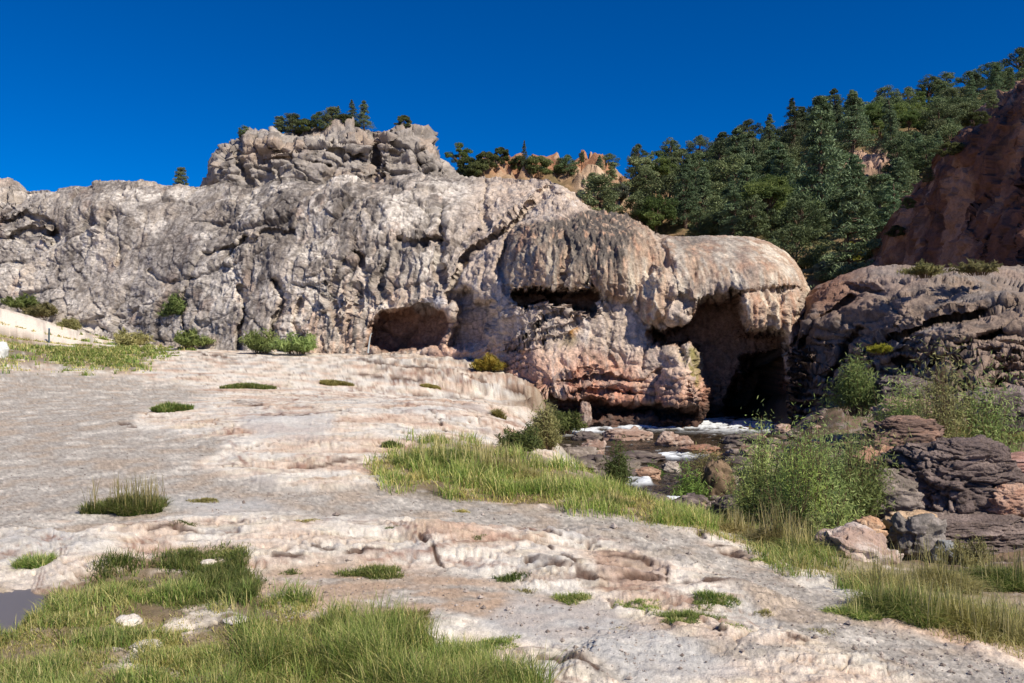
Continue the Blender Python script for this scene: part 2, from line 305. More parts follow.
v5 = fbm(P3, (2.2, 2.2, 1), 4, 55); gcol = np.tile(lin((170, 163, 153)), (len(gx), 1)); gcol = mixc(gcol, tan, ss(-.1, .5, v5) * .6); gcol = mixc(gcol, white, ss(.15, .5, -v5 + v1 * .3) * .5)
v6 = fbm(P3, (40, 40, 1), 2, 56); gcol *= (1 + .35 * v4 + .25 * v6 * ss(16, 6, gy))[:, None]; gcol = mixc(gcol, lin((186, 158, 132)), sandy * .75 * ss(-.5, .2, v2))
col = mixc(col, gcol, grv * ss(-.6, -.1, v2 * .8 + .35 * v3 + grv * .35 - .15)); col *= (1 + .20 * v4 + .22 * fbm(P3, (45, 45, 45), 2, 57) * ss(14, 5, gy))[:, None]
# pale blue-grey mineral wash in front of the grass
for p in ([(520, 595), (600, 605), (700, 650), (760, 683), (640, 690), (560, 650), (470, 630), (500, 600)], [(150, 500), (260, 500), (300, 512), (200, 515)], [(240, 415), (330, 415), (330, 440), (250, 440)]):
    col = mixc(col, lin((190, 190, 188)), (1 - ss(-8, 8, psdf(wpx, wpy, p))) * .6)
# thin green-brown turf soil under the grass patches
turf_polys = [[(-200, 700), (-200, 585), (30, 592), (60, 590), (110, 575), (170, 553), (240, 560), (250, 590), (330, 640), (430, 640), (540, 690), (560, 800), (-200, 800)],
 [(368, 470), (420, 445), (520, 450), (580, 470), (680, 500), (760, 530), (700, 530), (620, 515), (540, 508), (450, 500), (390, 488)],
 [(-300, 366), (-300, 325), (0, 330), (60, 345), (160, 352), (155, 362), (130, 372), (40, 364)], [(690, 520), (760, 535), (840, 585), (1040, 650), (1300, 700), (1300, 500), (900, 500), (740, 480)]]
for i, p in enumerate(turf_polys):
    q = 1 - ss(-6, 6, psdf(wpx, wpy, p)); col = mixc(col, lin((104, 88, 58)) if i < 3 else lin((150, 138, 104)), q * .85 * ss(-.6, -.1, v2))
# pale sandy slope at far left, wet stony channel
q = 1 - ss(-2, 2, psdf(gp, gpy, [(-300, 300), (10, 306), (60, 328), (100, 340), (75, 348), (40, 342), (0, 326), (-300, 320)])); col = mixc(col, lin((220, 208, 194)), q)
chan = 1 - ss(.1, .9, griv); ch = mixc(np.tile(lin((72, 60, 52)), (len(gx), 1)), lin((120, 95, 78)), ss(-.2, .4, v2)); col = mixc(col, ch, chan)
rightb = ss(.3, 2.2, gx - np.interp(gy, [0, 4, 5, 6.3, 7.8, 9.5, 14, 22, 28], [6, 2.9, 2.4, 2.0, 1.6, 1.4, 4, 6, 9])) * ss(3.5, 4.6, gy); rb = mixc(np.tile(lin((128, 108, 88)), (len(gx), 1)), lin((92, 82, 60)), ss(-.2, .3, v1)); rb = mixc(rb, lin((150, 136, 126)), ss(.1, .4, v2)); col = mixc(col, rb, rightb)
bankm = chan * 0 + (1 - ss(.6, 2.2, griv)) * (1 - chan) * ss(-2, 12, gy); col = mixc(col, lin((120, 104, 82)), bankm * .7)
col = mixc(col, lin((140, 132, 126)), far * .5 * ss(0, .4, v2))
col = mixc(col, lin((84, 62, 50)), np.clip(lcol * 1.15, 0, 1) * .92 * (1 - chan))
GV = np.stack([gx, gy, gz], 1)
ground = mesh('ground', GV, grid_faces(R_, C_, True), M_ground, col); tag(ground, kind='structure')
GZ = gz.reshape(R_, C_); GPY = (CY + (EYE - gz) / gy * F).reshape(R_, C_)
def gh(x, Y):
    x = np.atleast_1d(np.asarray(x, float)); Y = np.atleast_1d(np.asarray(Y, float)); px = x / Y * F + CX
    i = np.clip(np.searchsorted(gpx, px), 1, C_ - 1); j = np.clip(np.searchsorted(gY, Y), 1, R_ - 1)
    a = np.clip((px - gpx[i - 1]) / (gpx[i] - gpx[i - 1]), 0, 1); b = np.clip((Y - gY[j - 1]) / (gY[j] - gY[j - 1]), 0, 1)
    return (GZ[j - 1, i - 1] * (1 - a) + GZ[j - 1, i] * a) * (1 - b) + (GZ[j, i - 1] * (1 - a) + GZ[j, i] * a) * b
def on(px, py):
    """where the line of sight through a pixel first meets the ground"""
    i = int(np.clip(np.searchsorted(gpx, px), 1, C_ - 1)); c = GPY[:, i]; j = np.argmax(c <= py)
    if c[j] > py: j = R_ - 1
    Y = float(gY[j]); x = (px - CX) / F * Y; return Vector((x, Y, float(GZ[j, i])))
# coarse land reaching to the horizon, under and beyond everything
nx = 60; ax_ = np.linspace(-1500, 1500, nx); ay_ = np.linspace(-400, 3000, nx); AX, AY = np.meshgrid(ax_, ay_)
AZ = -6 + 4 * fbm(np.stack([AX.ravel(), AY.ravel(), 0 * AX.ravel()], 1), (.004, .004, 1), 3, 2)
mesh('terrain', np.stack([AX.ravel(), AY.ravel(), AZ], 1), grid_faces(nx, nx), M_hill, np.tile(lin((140, 120, 95)), (nx * nx, 1)))['kind'] = 'structure'

# ================================================================ river
def mat_water():
    m = bpy.data.materials.new('river_water'); m.use_nodes = True; t = m.node_tree; N = t.nodes; L = t.links; b = N['Principled BSDF']
    at = N.new('ShaderNodeAttribute'); at.attribute_name = 'col'; L.new(at.outputs['Color'], b.inputs['Base Color'])
    sp = N.new('ShaderNodeSeparateColor'); L.new(at.outputs['Color'], sp.inputs[0])
    mr = N.new('ShaderNodeMapRange'); mr.inputs['From Min'].default_value = .1; mr.inputs['From Max'].default_value = .5; mr.inputs['To Min'].default_value = .08; mr.inputs['To Max'].default_value = .8
    L.new(sp.outputs[0], mr.inputs['Value']); L.new(mr.outputs[0], b.inputs['Roughness'])
    tc = N.new('ShaderNodeTexCoord'); n = N.new('ShaderNodeTexNoise'); n.inputs['Scale'].default_value = 7; n.inputs['Detail'].default_value = 5; L.new(tc.outputs['Object'], n.inputs['Vector'])
    bp = N.new('ShaderNodeBump'); bp.inputs['Strength'].default_value = .6; bp.inputs['Distance'].default_value = .08; L.new(n.outputs['Fac'], bp.inputs['Height']); L.new(bp.outputs[0], b.inputs['Normal'])
    return m
M_water = mat_water()
wx_, wy_ = np.meshgrid(np.linspace(-1, 14, 340), np.linspace(11.5, 40, 520)); q = np.stack([wx_.ravel(), wy_.ravel(), 0 * wx_.ravel()], 1)
_, wd = plan_base(q[:, 0], q[:, 1])
r1 = fbm(q, (1.2, 2.5, 1), 5, 61, .6); r2 = ridged(q, (1.5, 3.0, 1), 4, 62)
wz = WATER + .03 + .05 * r1 + .02 * fbm(q, (6, 9, 1), 3, 63)
wpx_ = q[:, 0] / q[:, 1] * F + CX; wpy_ = CY + (EYE - WATER) / q[:, 1] * F
foam = np.zeros(len(q))
for p, e in (([(600, 426), (640, 421), (700, 418), (800, 423), (790, 434), (720, 433), (650, 431)], 4), ([(556, 432), (640, 426), (660, 430), (560, 437)], 2), ([(560, 452), (600, 449), (605, 455), (560, 458)], 2), ([(655, 456), (700, 452), (705, 458), (660, 462)], 2), ([(612, 482), (650, 480), (652, 487), (625, 490)], 2), ([(556, 484), (590, 482), (600, 488), (560, 490)], 2), ([(650, 500), (700, 498), (700, 503), (655, 506)], 2)):
    foam = np.maximum(foam, 1 - ss(-e, e, psdf(wpx_, wpy_, p)))
foam = foam * ss(-.45, .1, r1) * ss(.35, .7, r2 + .15) ; foam = np.maximum(foam, ss(.25, .5, r1) * ss(.65, .85, r2) * .35)
wz = wz + .05 * foam * (1 + r2)
wc = mixc(np.tile(lin((34, 30, 24)), (len(q), 1)), lin((60, 52, 40)), ss(-.3, .3, r1)); wc = mixc(wc, (.70, .74, .78), np.clip(foam * (.6 + .7 * r2), 0, 1))
fw = grid_faces(520, 340); keep = (wd[fw].min(1) < .35)
river = submesh('river', np.stack([q[:, 0], q[:, 1], wz], 1), fw, keep, M_water, wc); tag(river, kind='structure')
# ================================================================ cliffs
def sheet(px, T, B, rows, depth, cap=((14, -3.0), (6, -1.2), (2.2, -.35), (.8, -.08)), side_r=(), side_l=()):
    if cap: q = np.array(((0, 0),) + tuple(cap[::-1])); u = np.linspace(1, 0, 30)[:-1]**1.7 * cap[0][0]; cap = [(a, float(np.interp(a, q[:, 0], q[:, 1]))) for a in u]
    """a rock face: columns along the face, rows top to base, each point at its own distance; a back-sloping top closes it"""
    t = np.interp(px, *zip(*T)) ; b = np.interp(px, *zip(*B)); v = np.linspace(0, 1, rows)
    PX = np.tile(px, (rows, 1)); PY = t[None] + (b - t)[None] * v[:, None]
    D = depth(PX.ravel(), PY.ravel(), np.tile(t, (rows, 1)).ravel()).reshape(PX.shape)
    G = np.stack([(PX - CX) / F * D, D, EYE - (PY - CY) / F * D], 2)
    cp = [G[0] + np.array([0, a, z]) for a, z in cap]; G = np.concatenate([np.stack(cp), G]) if cp else G
    pad = lambda A: np.concatenate([np.tile(A[0], (len(cp), 1)), A]); PX, PY = pad(PX), pad(PY)
    for a in side_r:
        G = np.concatenate([G, (G[:, -1] + np.array([.1 * a, a, 0]))[:, None]], 1); PX = np.concatenate([PX, PX[:, -1:]], 1); PY = np.concatenate([PY, PY[:, -1:]], 1)
    return G, PX, PY
def emap(pts, k=1.0):
    f = rbf([(p[0], p[1]) for p in pts], [p[2] for p in pts], k); return f
# ---------------------------------------------------------------- main dam
T = [(-300, 205), (-120, 192), (-40, 183), (0, 179), (12, 181), (17, 188), (60, 187), (120, 186), (195, 184), (215, 180), (228, 177), (244, 181), (262, 179), (280, 172), (296, 175), (312, 181), (330, 176), (350, 173), (366, 180), (384, 181), (404, 174), (420, 172), (436, 177), (448, 178), (470, 178), (548, 178), (560, 184), (580, 197), (597, 209), (618, 213.5),
     (634, 216), (647, 224), (660, 230), (673, 236), (690, 236.5), (724, 235), (750, 236.5), (765, 240), (783, 250), (794, 259), (802, 270), (809, 284), (814, 299)]
B = [(-300, 360), (0, 356), (200, 358), (340, 364), (440, 370), (500, 378), (520, 400), (548, 436), (600, 440), (814, 446)]
ctl = [(-300, 200, 60), (-300, 350, 54), (0, 350, 50), (0, 190, 55), (100, 350, 46.5), (100, 185, 52), (200, 352, 42.5), (200, 185, 49), (300, 352, 39), (300, 180, 46), (300, 260, 41.5), (360, 352, 37.8), (360, 200, 43), (420, 358, 37),
       (420, 255, 38.6), (420, 180, 44), (470, 366, 35.2), (470, 262, 38), (490, 180, 45), (505, 375, 31.8), (515, 300, 32.4), (540, 250, 33.0), (540, 224, 35), (545, 195, 40), (560, 410, 28.8), (560, 340, 30.8), (522, 342, 31.2), (542, 368, 30.0), (522, 388, 30.5), (590, 335, 30.3), (585, 380, 29.3), (610, 216, 35), (620, 250, 31.7), (620, 295, 31.1),
       (620, 360, 30.2), (620, 430, 29.4), (660, 270, 32), (700, 240, 33), (705, 300, 29.8), (700, 430, 29), (745, 240, 33), (745, 290, 29), (795, 290, 29.6), (812, 299, 31), (800, 430, 28.5), (814, 380, 29.5)]
base = emap(ctl)
drape_lip = [(505, 262), (512, 288), (540, 292), (575, 293), (590, 292), (600, 296), (618, 300), (640, 290), (655, 300), (662, 318)]
def bowl(px, py, poly, depth, soft, wob=0):
    return depth * (1 - ss(-soft, 1.0, psdf(px, py, poly) + wob))
dome_l = [(508, 232), (520, 224), (560, 220), (580, 213), (618, 205), (640, 216), (652, 228), (664, 255), (668, 290), (662, 320), (650, 328), (630, 300), (610, 302), (592, 292), (512, 290), (503, 262)]
dome_r = [(664, 236), (690, 230), (750, 230), (790, 246), (812, 280), (818, 300), (806, 298), (798, 286), (782, 290), (744, 292), (716, 294), (706, 304), (696, 316), (688, 312), (676, 285), (668, 262)]
caveA = [(363, 350), (366, 326), (384, 309), (410, 307), (434, 301), (449, 309), (455, 322), (449, 340), (442, 352), (400, 354)]
hollow = [(446, 350), (446, 330), (456, 308), (452, 292), (462, 284), (474, 288), (478, 298), (490, 302), (496, 318), (492, 334), (474, 350), (458, 352)]
caveB = [(510, 287), (540, 289), (575, 291), (592, 286), (600, 298), (590, 316), (574, 309), (548, 304), (522, 308)]
arch = [(644, 326), (662, 331), (684, 322), (692, 310), (700, 300), (716, 294), (742, 292), (744, 330), (782, 334), (786, 358), (790, 380), (806, 392), (800, 430), (705, 436), (690, 424), (704, 404), (704, 382), (700, 356), (688, 346), (672, 352), (650, 348)]
deep = [(722, 384), (744, 352), (784, 344), (788, 380), (792, 400), (800, 428), (724, 432), (716, 408)]
under = [(540, 394), (600, 398), (640, 400), (700, 408), (700, 424), (640, 418), (560, 422), (540, 415)]
pile = [(655, 410), (660, 370), (676, 356), (692, 354), (706, 370), (716, 392), (712, 416), (690, 422), (660, 422)]
block = [(743, 290), (800, 290), (801, 356), (790, 356), (784, 334), (770, 331), (745, 329)]
belly = [(650, 262), (668, 262), (682, 285), (690, 308), (684, 320), (670, 326), (655, 320), (648, 300)]
cracks = [([(552, 186), (535, 200), (520, 216), (498, 232), (472, 252), (458, 275), (450, 300)], 3.5, 1.3), ([(600, 206), (570, 196), (552, 192), (530, 205), (512, 222)], 2.2, .7),
          ([(-10, 224), (10, 220), (22, 212), (34, 219), (50, 223), (52, 240)], 2.2, .8), ([(-10, 240), (10, 238), (30, 230), (50, 232)], 2.4, .9), ([(398, 239), (415, 241), (430, 239), (441, 242)], 3, 1.1),
          ([(486, 180), (485, 205), (489, 226)], 2, .8), ([(440, 212), (442, 238), (438, 262), (446, 285)], 3, .9), ([(345, 262), (352, 252), (362, 258)], 2.5, .8), ([(340, 330), (330, 300), (338, 270)], 2, .4),
          ([(232, 256), (238, 244), (246, 236)], 3, .8), ([(243, 352), (238, 330), (246, 315), (240, 290)], 2.6, .8), ([(280, 352), (272, 325), (282, 300), (276, 280)], 3.0, 1.0), ([(300, 350), (296, 320), (300, 300)], 2, .6),
          ([(200, 262), (180, 300), (190, 345)], 2.2, .5), ([(204, 254), (240, 246), (262, 236), (290, 232)], 3, .7), ([(665, 236), (664, 262), (670, 280)], 2.4, .2), ([(510, 226), (503, 245), (500, 270), (508, 290)], 3, .9),
          ([(564, 224), (566, 250), (562, 275)], 2.0, .5), ([(455, 372), (490, 350), (520, 338), (556, 330), (578, 318)], 1.5, .15), ([(440, 365), (480, 362), (510, 346), (560, 338)], 1.5, .15),
          ([(560, 380), (600, 376), (640, 384), (660, 372)], 2.0, .5), ([(530, 330), (546, 316), (566, 312)], 1.5, .3), ([(560, 392), (610, 390), (650, 398)], 2.0, .6), ([(600, 300), (612, 318), (610, 350), (622, 380)], 1.6, .12),
          ([(640, 300), (650, 335), (640, 372)], 1.8, .15), ([(118, 215), (122, 240), (116, 262)], 1.6, .4), ([(60, 330), (80, 322), (110, 330)], 2, .4), ([(150, 270), (170, 282), (200, 276)], 2, .4),
          ([(355, 290), (348, 320), (356, 345)], 2, .5), ([(385, 262), (380, 285), (392, 305)], 2, .4), ([(800, 262), (806, 285), (808, 300)], 1.5, .4), ([(786, 350), (800, 340), (812, 350)], 1.5, .4)]
def dam_depth(px, py, t):
    Q = np.stack([px, py, 0 * px], 1); wx = px + 5 * fbm(Q, (.035, .035, 1), 3, 71); wy = py + 4 * fbm(Q, (.04, .04, 1), 3, 72)
    wx += 1.6 * fbm(Q, (.15, .12, 1), 2, 73); wy += 1.6 * fbm(Q, (.15, .12, 1), 2, 74)
    d = base(px, py)
    d = d + 2.6 * np.clip(1 - (py - t) / 26, 0, 1)**2.2
    # the two draped mushrooms bulge towards us and end in a lip
    qL = psdf(wx, wy, dome_l); qL = np.minimum(qL, np.maximum(qL, 0)); d = d - .9 * np.sqrt(np.clip(-np.minimum(qL, np.where((wx > 640) & (wx < 700) & (wy < 300), psdf(wx, wy, [(640, 214), (690, 232), (700, 300), (640, 300)]), 99)) / 20, 0, 1)) 
    qR = psdf(wx, wy, dome_r); d = d - 1.2 * np.sqrt(np.clip(-qR / 30, 0, 1))
    d = d + 3.0 * np.clip((px - 792) / 22, 0, 1)**2.5 * (py < 320)
    drip = fbm(Q, (.30, .012, 1), 3, 75) * 6.5
    d = d - .9 * (1 - ss(-9, 3, psdf(wx, wy, belly)))
    dm = np.minimum(qL, qR) > -1
    A = bowl(wx, wy, caveA, 3.2, 12); A = np.maximum(A, bowl(wx, wy, hollow, 1.7, 8)); A = np.maximum(A, bowl(wx, wy + drip, caveB, 3.0, 4))
    R = bowl(wx, wy + drip * .7, arch, 3.8, 9); R = np.maximum(R, bowl(wx, wy, deep, 10.0, 14) * ss(328, 350, py)); R = np.maximum(R, bowl(wx, wy, under, 2.0, 8)); R = R * ss(-2, 3, psdf(wx, wy, block))
    d = d + np.maximum(A, R)
    qp = psdf(wx, wy, pile); d = d - 1.3 * np.sqrt(np.clip(-qp / 22, 0, 1))
    qb = psdf(wx, wy, block); k = (1 - ss(-2.5, .5, qb)) * ss(286, 306, wy); d = d * (1 - k) + (29.0 - .5 * np.sqrt(np.clip(-qb / 16, 0, 1)) + .02 * (wx - 770)) * k
    # streak of sunlight inside the arch, put into the shape as a forward tongue
    d = d - 3.4 * (1 - ss(-4, 2, psdf(wx, wy, [(732, 392), (738, 372), (752, 360), (756, 364), (744, 382), (738, 394)])))
    for ln, wd, dp in cracks:
        q, _ = ldist(wx, wy, ln); d = d + dp * np.exp(-(q / wd)**2)
    # stepped sheets sweeping up from the platform
    m = (1 - ss(-8, 8, psdf(px, py, [(440, 372), (450, 356), (500, 345), (520, 322), (580, 306), (580, 322), (545, 345), (520, 372), (515, 388), (470, 380)])))
    n = (py + .45 * (px - 500)) / 6 + 1.2 * fbm(Q, (.04, .04, 1), 3, 76); fr = n - np.floor(n); d = d + m * .05 * (fr - ss(.75, 1, fr))
    # horizontal bedding at the waterline
    m = ss(372, 392, py) * (px > 540) * (px < 720); n = py / 7 + 1.0 * fbm(Q, (.03, .06, 1), 3, 77); fr = n - np.floor(n); d = d + m * .3 * (fr - ss(.7, 1, fr))
    return d
px = np.concatenate([np.arange(-300, -20, 2.), np.arange(-20, 814.3, .8), [814.3]])
G, PX, PY = sheet(px, T, B, 375, dam_depth, side_r=(.5, 1.2, 2.5, 5, 9))
r, c = G.shape[:2]; V = G.reshape(-1, 3).copy(); PX = PX.ravel(); PY = PY.ravel()
Nn = gnormals(V, r, c); s = np.sign((Nn * (np.array([0, 0, EYE]) - V)).sum(1)); s[s == 0] = 1; sgn = np.sign(s.mean()); Nn *= sgn
cap_rows = np.zeros((r, c), bool); cap_rows[:29] = True; cap_rows = cap_rows.ravel()
mdome = 1 - ss(-3, 5, np.minimum(psdf(PX, PY, dome_l), psdf(PX, PY, dome_r)))
mblk = 1 - ss(-3, 4, psdf(PX, PY, block)); mdr = np.maximum(mdome, mblk)
mcliff = (1 - ss(-20, 30, PX - 470 + .3 * (PY - 200)))        # old grey cliff
ml = 1 - ss(150, 260, PX)                                      # far left blocky part
mcav = np.clip(sum(1 - ss(-6, 0, psdf(PX, PY, p)) for p in (caveA, arch, caveB)), 0, 1)
Vs = V * np.array([1, .6, 1])
n_big = fbm(Vs, (.22, .22, .3), 4, 81); n_mid = fbm(Vs, (.9, .9, 1.1), 5, 82, .55); rg = ridged(Vs + 1.2 * n_big[:, None], (.55, .5, .7), 4, 83)
wv = np.stack([n_mid, n_big, fbm(Vs, (.9, .9, .9), 3, 84)], 1)
A1, E1 = facet(Vs + .3 * wv, (.34, .33, .42), 5); A2, E2 = facet(Vs + .12 * wv, (1.1, 1.1, 1.2), 6); A3, E3 = facet(Vs + .05 * wv, (3.4, 3.2, 3.8), 7); A4, E4 = facet(Vs, (8, 8, 9), 8)
blk = ss(0, .10, E1)
mright = 1 - ss(-3, 5, psdf(PX, PY, dome_r)); mleftd = mdr * (1 - mright)
fl = fbm(V + np.stack([.25 * n_mid, 0 * n_mid, 0 * n_mid], 1), (2.6, .8, .16), 4, 85, .6); fl2 = fbm(V, (7, 2, .45), 3, 86); flr = ridged(V + .3 * n_mid[:, None], (1.6, .6, .22), 3, 88)
rough = (1 - mdr); lowr = rough * (1 - mcliff)
calm = ss(-.25, .3, fbm(Vs, (.11, .2, .13), 3, 79)); big2 = fbm(Vs, (.10, .12, .16), 3, 78)
h = rough * (.5 * big2 * mcliff * ss(320, 260, PY) + .38 * n_big + .07 * n_mid + .12 * (rg - .7)) + rough * mcliff * (.35 + .75 * calm) * (.40 * A1 + .15 * A2 + .065 * A3 + .028 * A4 - .16 * np.exp(-(E1 / .06)**2) - .05 * np.exp(-(E2 / .05)**2)) + lowr * (.09 * A1 + .06 * A2 + .035 * A3 + .02 * A4 + .10 * fl + .10 * (flr - .7) - .10 * np.exp(-(E1 / .05)**2))
g0 = fbm(Vs, (.16, .2, .2), 2, 76)
cenm = mcliff * (1 - ml) * ss(205, 245, PY)
h = h + cenm * (.35 + .65 * ss(.1, -.3, g0)) * (.20 * fl + .24 * (flr - .7)) 
h = h + mleftd * (.17 * fl + .09 * fl2 + (.14 + .16 * ss(240, 290, PY)) * (flr - .7) + .04 * n_mid + .02 * A3) + mright * (.04 * fl + .02 * fl2 + .02 * n_mid + .01 * A3 + (.05 * fl2 + .16 * (flr - .7)) * ss(255, 292, PY))
h = h + (1 - .6 * mright) * .035 * fbm(V, (4, 4, 4), 4, 87, .6)
h = h * np.where(cap_rows, .6, 1)
V = V + Nn * h[:, None]
# colours
g1 = fbm(Vs, (.35, .4, .45), 4, 91); g2 = fbm(Vs, (1.6, 1.6, 1.2), 4, 92, .6); st = fbm(V, (2.4, .8, .10), 4, 93, .6); st2 = fbm(V, (6, 2, .3), 3, 94, .6)
cream = lin((196, 182, 166)); lgrey = lin((176, 168, 161)); dgrey = lin((116, 109, 104)); pk = lin((212, 172, 148)); whit = lin((222, 214, 206)); och = lin((172, 126, 88)); rust = lin((150, 96, 76))
g3 = fbm(Vs, (4.5, 4.5, 4), 4, 98, .65); c = np.tile(lin((190, 182, 173)), (len(V), 1)); c = mixc(c, dgrey, ss(-.15, .35, g2 + .4 * g1 + .4 * g3) * .8); c = mixc(c, lin((86, 80, 76)), ss(.12, .4, g3 + .3 * g2) * .5); c = mixc(c, cream, ss(.05, .5, -g1 + .3 * g2) * .8)
c = mixc(c, lin((176, 146, 126)), ss(.2, .6, fbm(Vs, (.5, .5, .5), 3, 95)) * .5)
c = mixc(c, whit, ss(.1, .5, g1 + .3 * g2) * ml * .35)
# central face: dark top, streaks, creamy pink lower down
zone = fbm(Vs, (.13, .2, .16), 3, 77); c = mixc(c, lin((206, 194, 180)), mcliff * ss(-.08, .25, zone) * ss(-.3, .2, g3) * .8); c = mixc(c, lin((128, 121, 115)), mcliff * ss(.05, .4, -zone) * .4); c = mixc(c, lin((92, 84, 80)), mcliff * ss(.16, .42, st + .4 * st2) * ss(-.2, .3, -zone) * .6)
cen = mcliff * (1 - ml); c = mixc(c, lin((112, 106, 101)), cen * ss(-.4, .3, st) * (1 - ss(230, 320, PY + 40 * g1)) * .75)
c = mixc(c, lin((200, 172, 150)), cen * ss(235, 330, PY + 50 * g1) * ss(-.3, .3, -st) * ss(250, 330, PX) * .9)
c = mixc(c, lin((84, 78, 74)), cen * ss(.1, .5, st2 + st * .6) * .6)
# right half
rt = 1 - mcliff; c = mixc(c, lin((206, 186, 168)), rt * .75); c = mixc(c, pk, rt * ss(330, 365, PY - .15 * (PX - 560) + 20 * g1) * .85)
c = mixc(c, lin((186, 124, 98)), rt * ss(-.3, .25, g1 + .3 * st) * ss(345, 395, PY + 10 * g2) * .75); c = mixc(c, whit, rt * ss(.15, .5, st) * ss(550, 640, 1200 - PX) * .5)
c = mixc(c, lin((150, 142, 136)), rt * ss(.05, .45, -g2 + st2 * .5) * (1 - mdr) * .55)
# drapes: grey tops, tan, cream drips
tp = ss(300, 225, PY + 25 * st)
dc = mixc(np.tile(lin((190, 166, 144)), (len(V), 1)), lin((214, 198, 178)), ss(0, .45, st + .3 * st2)); dc = mixc(dc, lin((226, 212, 190)), ss(.05, .35, st2 + .5 * st) * ss(235, 285, PY) * .8); dc = mixc(dc, lin((176, 128, 102)), ss(.1, .5, -st + .2 * g1) * .5); dc = mixc(dc, lin((228, 216, 198)), mright * ss(-.1, .3, st + .3 * st2) * .7); dc = mixc(dc, lin((150, 142, 134)), mright * ss(-.1, .4, g1 + .3 * g2) * .6)
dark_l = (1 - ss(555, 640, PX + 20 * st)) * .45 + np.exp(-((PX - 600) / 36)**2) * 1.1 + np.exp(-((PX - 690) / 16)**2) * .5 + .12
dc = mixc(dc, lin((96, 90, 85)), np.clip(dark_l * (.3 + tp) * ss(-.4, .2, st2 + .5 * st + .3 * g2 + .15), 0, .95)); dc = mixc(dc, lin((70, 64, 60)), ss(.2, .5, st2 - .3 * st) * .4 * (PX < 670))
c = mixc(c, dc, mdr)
# ochre and green seep stains
for p, cc, k in (([(566, 330), (574, 312), (584, 306), (582, 318), (572, 334)], (196, 138, 52), .9), ([(680, 350), (696, 345), (704, 372), (702, 388), (694, 380)], (132, 128, 56), .8), ([(770, 348), (780, 344), (778, 362), (772, 380)], (120, 120, 50), .6), ([(536, 336), (560, 328), (578, 334), (574, 344), (545, 344)], (120, 106, 60), .6)):
    c = mixc(c, lin(cc), (1 - ss(-4, 4, psdf(PX + 5 * g2, PY + 6 * g1, p))) * k * ss(-.3, .2, g2))
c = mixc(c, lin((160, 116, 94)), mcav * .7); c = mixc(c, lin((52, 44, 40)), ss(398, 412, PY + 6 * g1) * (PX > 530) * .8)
c = mixc(c, lin((140, 128, 122)), (1 - ss(-14, 0, psdf(PX, PY, hollow))) * .6)
c = mixc(c, lin((225, 222, 222)), (1 - ss(-3, 3, psdf(PX, PY, [(415, 312), (424, 298), (440, 296), (446, 305), (432, 312), (418, 314)]))) * .9)
zz = fbm(Vs, (.45, .5, .55), 5, 75, .6); c = mixc(c, lin((226, 218, 207)), mcliff * ss(.05, .35, zz) * ss(-.4, .1, g3) * .75 * (1 - mcav)); c = mixc(c, lin((98, 91, 86)), mcliff * ss(.08, .35, -zz) * ss(-.3, .2, g3) * .6); crk = (1 - blk) * rough * mcliff * .6; c = mixc(c, lin((88, 78, 72)), crk * .5); c = mixc(c, lin((92, 82, 76)), rough * np.clip(.55 * np.exp(-(E2 / .05)**2) * ss(-.2, .3, g1) + .4 * np.exp(-(E3 / .07)**2) * ss(-.1, .4, g2), 0, 1)); c *= (1 + .42 * fbm(V, (5, 5, 5), 3, 96, .7) + .2 * fbm(V, (14, 14, 14), 2, 99))[:, None]
Fd = grid_faces(r, G.shape[1], sgn < 0); fx = PX[Fd].mean(1); fy = PY[Fd].mean(1); wob = 8 * fbm(V[Fd[:, 0]], (.5, .5, .5), 3, 97)
seam = np.interp(fy, [178, 186, 200, 216, 232, 252, 275, 300, 320, 345, 372, 380], [560, 552, 535, 520, 498, 472, 458, 449, 444, 440, 436, 436])
left = fx < seam
grey = submesh('travertine_cliff', V, Fd, left, M_cliff, c); tag(grey, 'long weathered grey travertine cliff with a low dark cave at its foot', 'cliff')
inL = (psdf(fx, fy + wob * .3, dome_l) < 0) & ~left; inR = (psdf(fx, fy + wob * .3, dome_r) < 0) & ~inL & ~left; inB = (psdf(fx, fy, block) < 0) & ~inR
rest = ~(left | inL | inR | inB)
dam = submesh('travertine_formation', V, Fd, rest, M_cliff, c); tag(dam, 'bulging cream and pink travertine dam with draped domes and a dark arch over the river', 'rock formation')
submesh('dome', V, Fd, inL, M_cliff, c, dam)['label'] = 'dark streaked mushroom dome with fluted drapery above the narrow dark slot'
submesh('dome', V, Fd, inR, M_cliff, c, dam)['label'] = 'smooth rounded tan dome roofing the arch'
submesh('pillar', V, Fd, inB, M_cliff, c, dam)['label'] = 'pale hanging block and column at the mouth of the arch'
del V, Vs, G

def rock_sheet(name, label, cat, px, T, B, rows, depth, hfun, cfun, mat, cap=((14, -3.0), (6, -1.2), (2.2, -.35), (.8, -.08)), side_r=()):
    G, PX, PY = sheet(px, T, B, rows, depth, cap, side_r); r, c_ = G.shape[:2]; V = G.reshape(-1, 3).copy(); PX = PX.ravel(); PY = PY.ravel()
    N_ = gnormals(V, r, c_); sg = np.sign((N_ * (np.array([0, 0, EYE]) - V)).sum(1).mean()); N_ *= sg
    V2 = V + N_ * hfun(V, PX, PY)[:, None]; o = mesh(name, V2, grid_faces(r, c_, sg < 0), mat, cfun(V, PX, PY)); 
    if cat: tag(o, label, cat)
    return o, V2, PX, PY
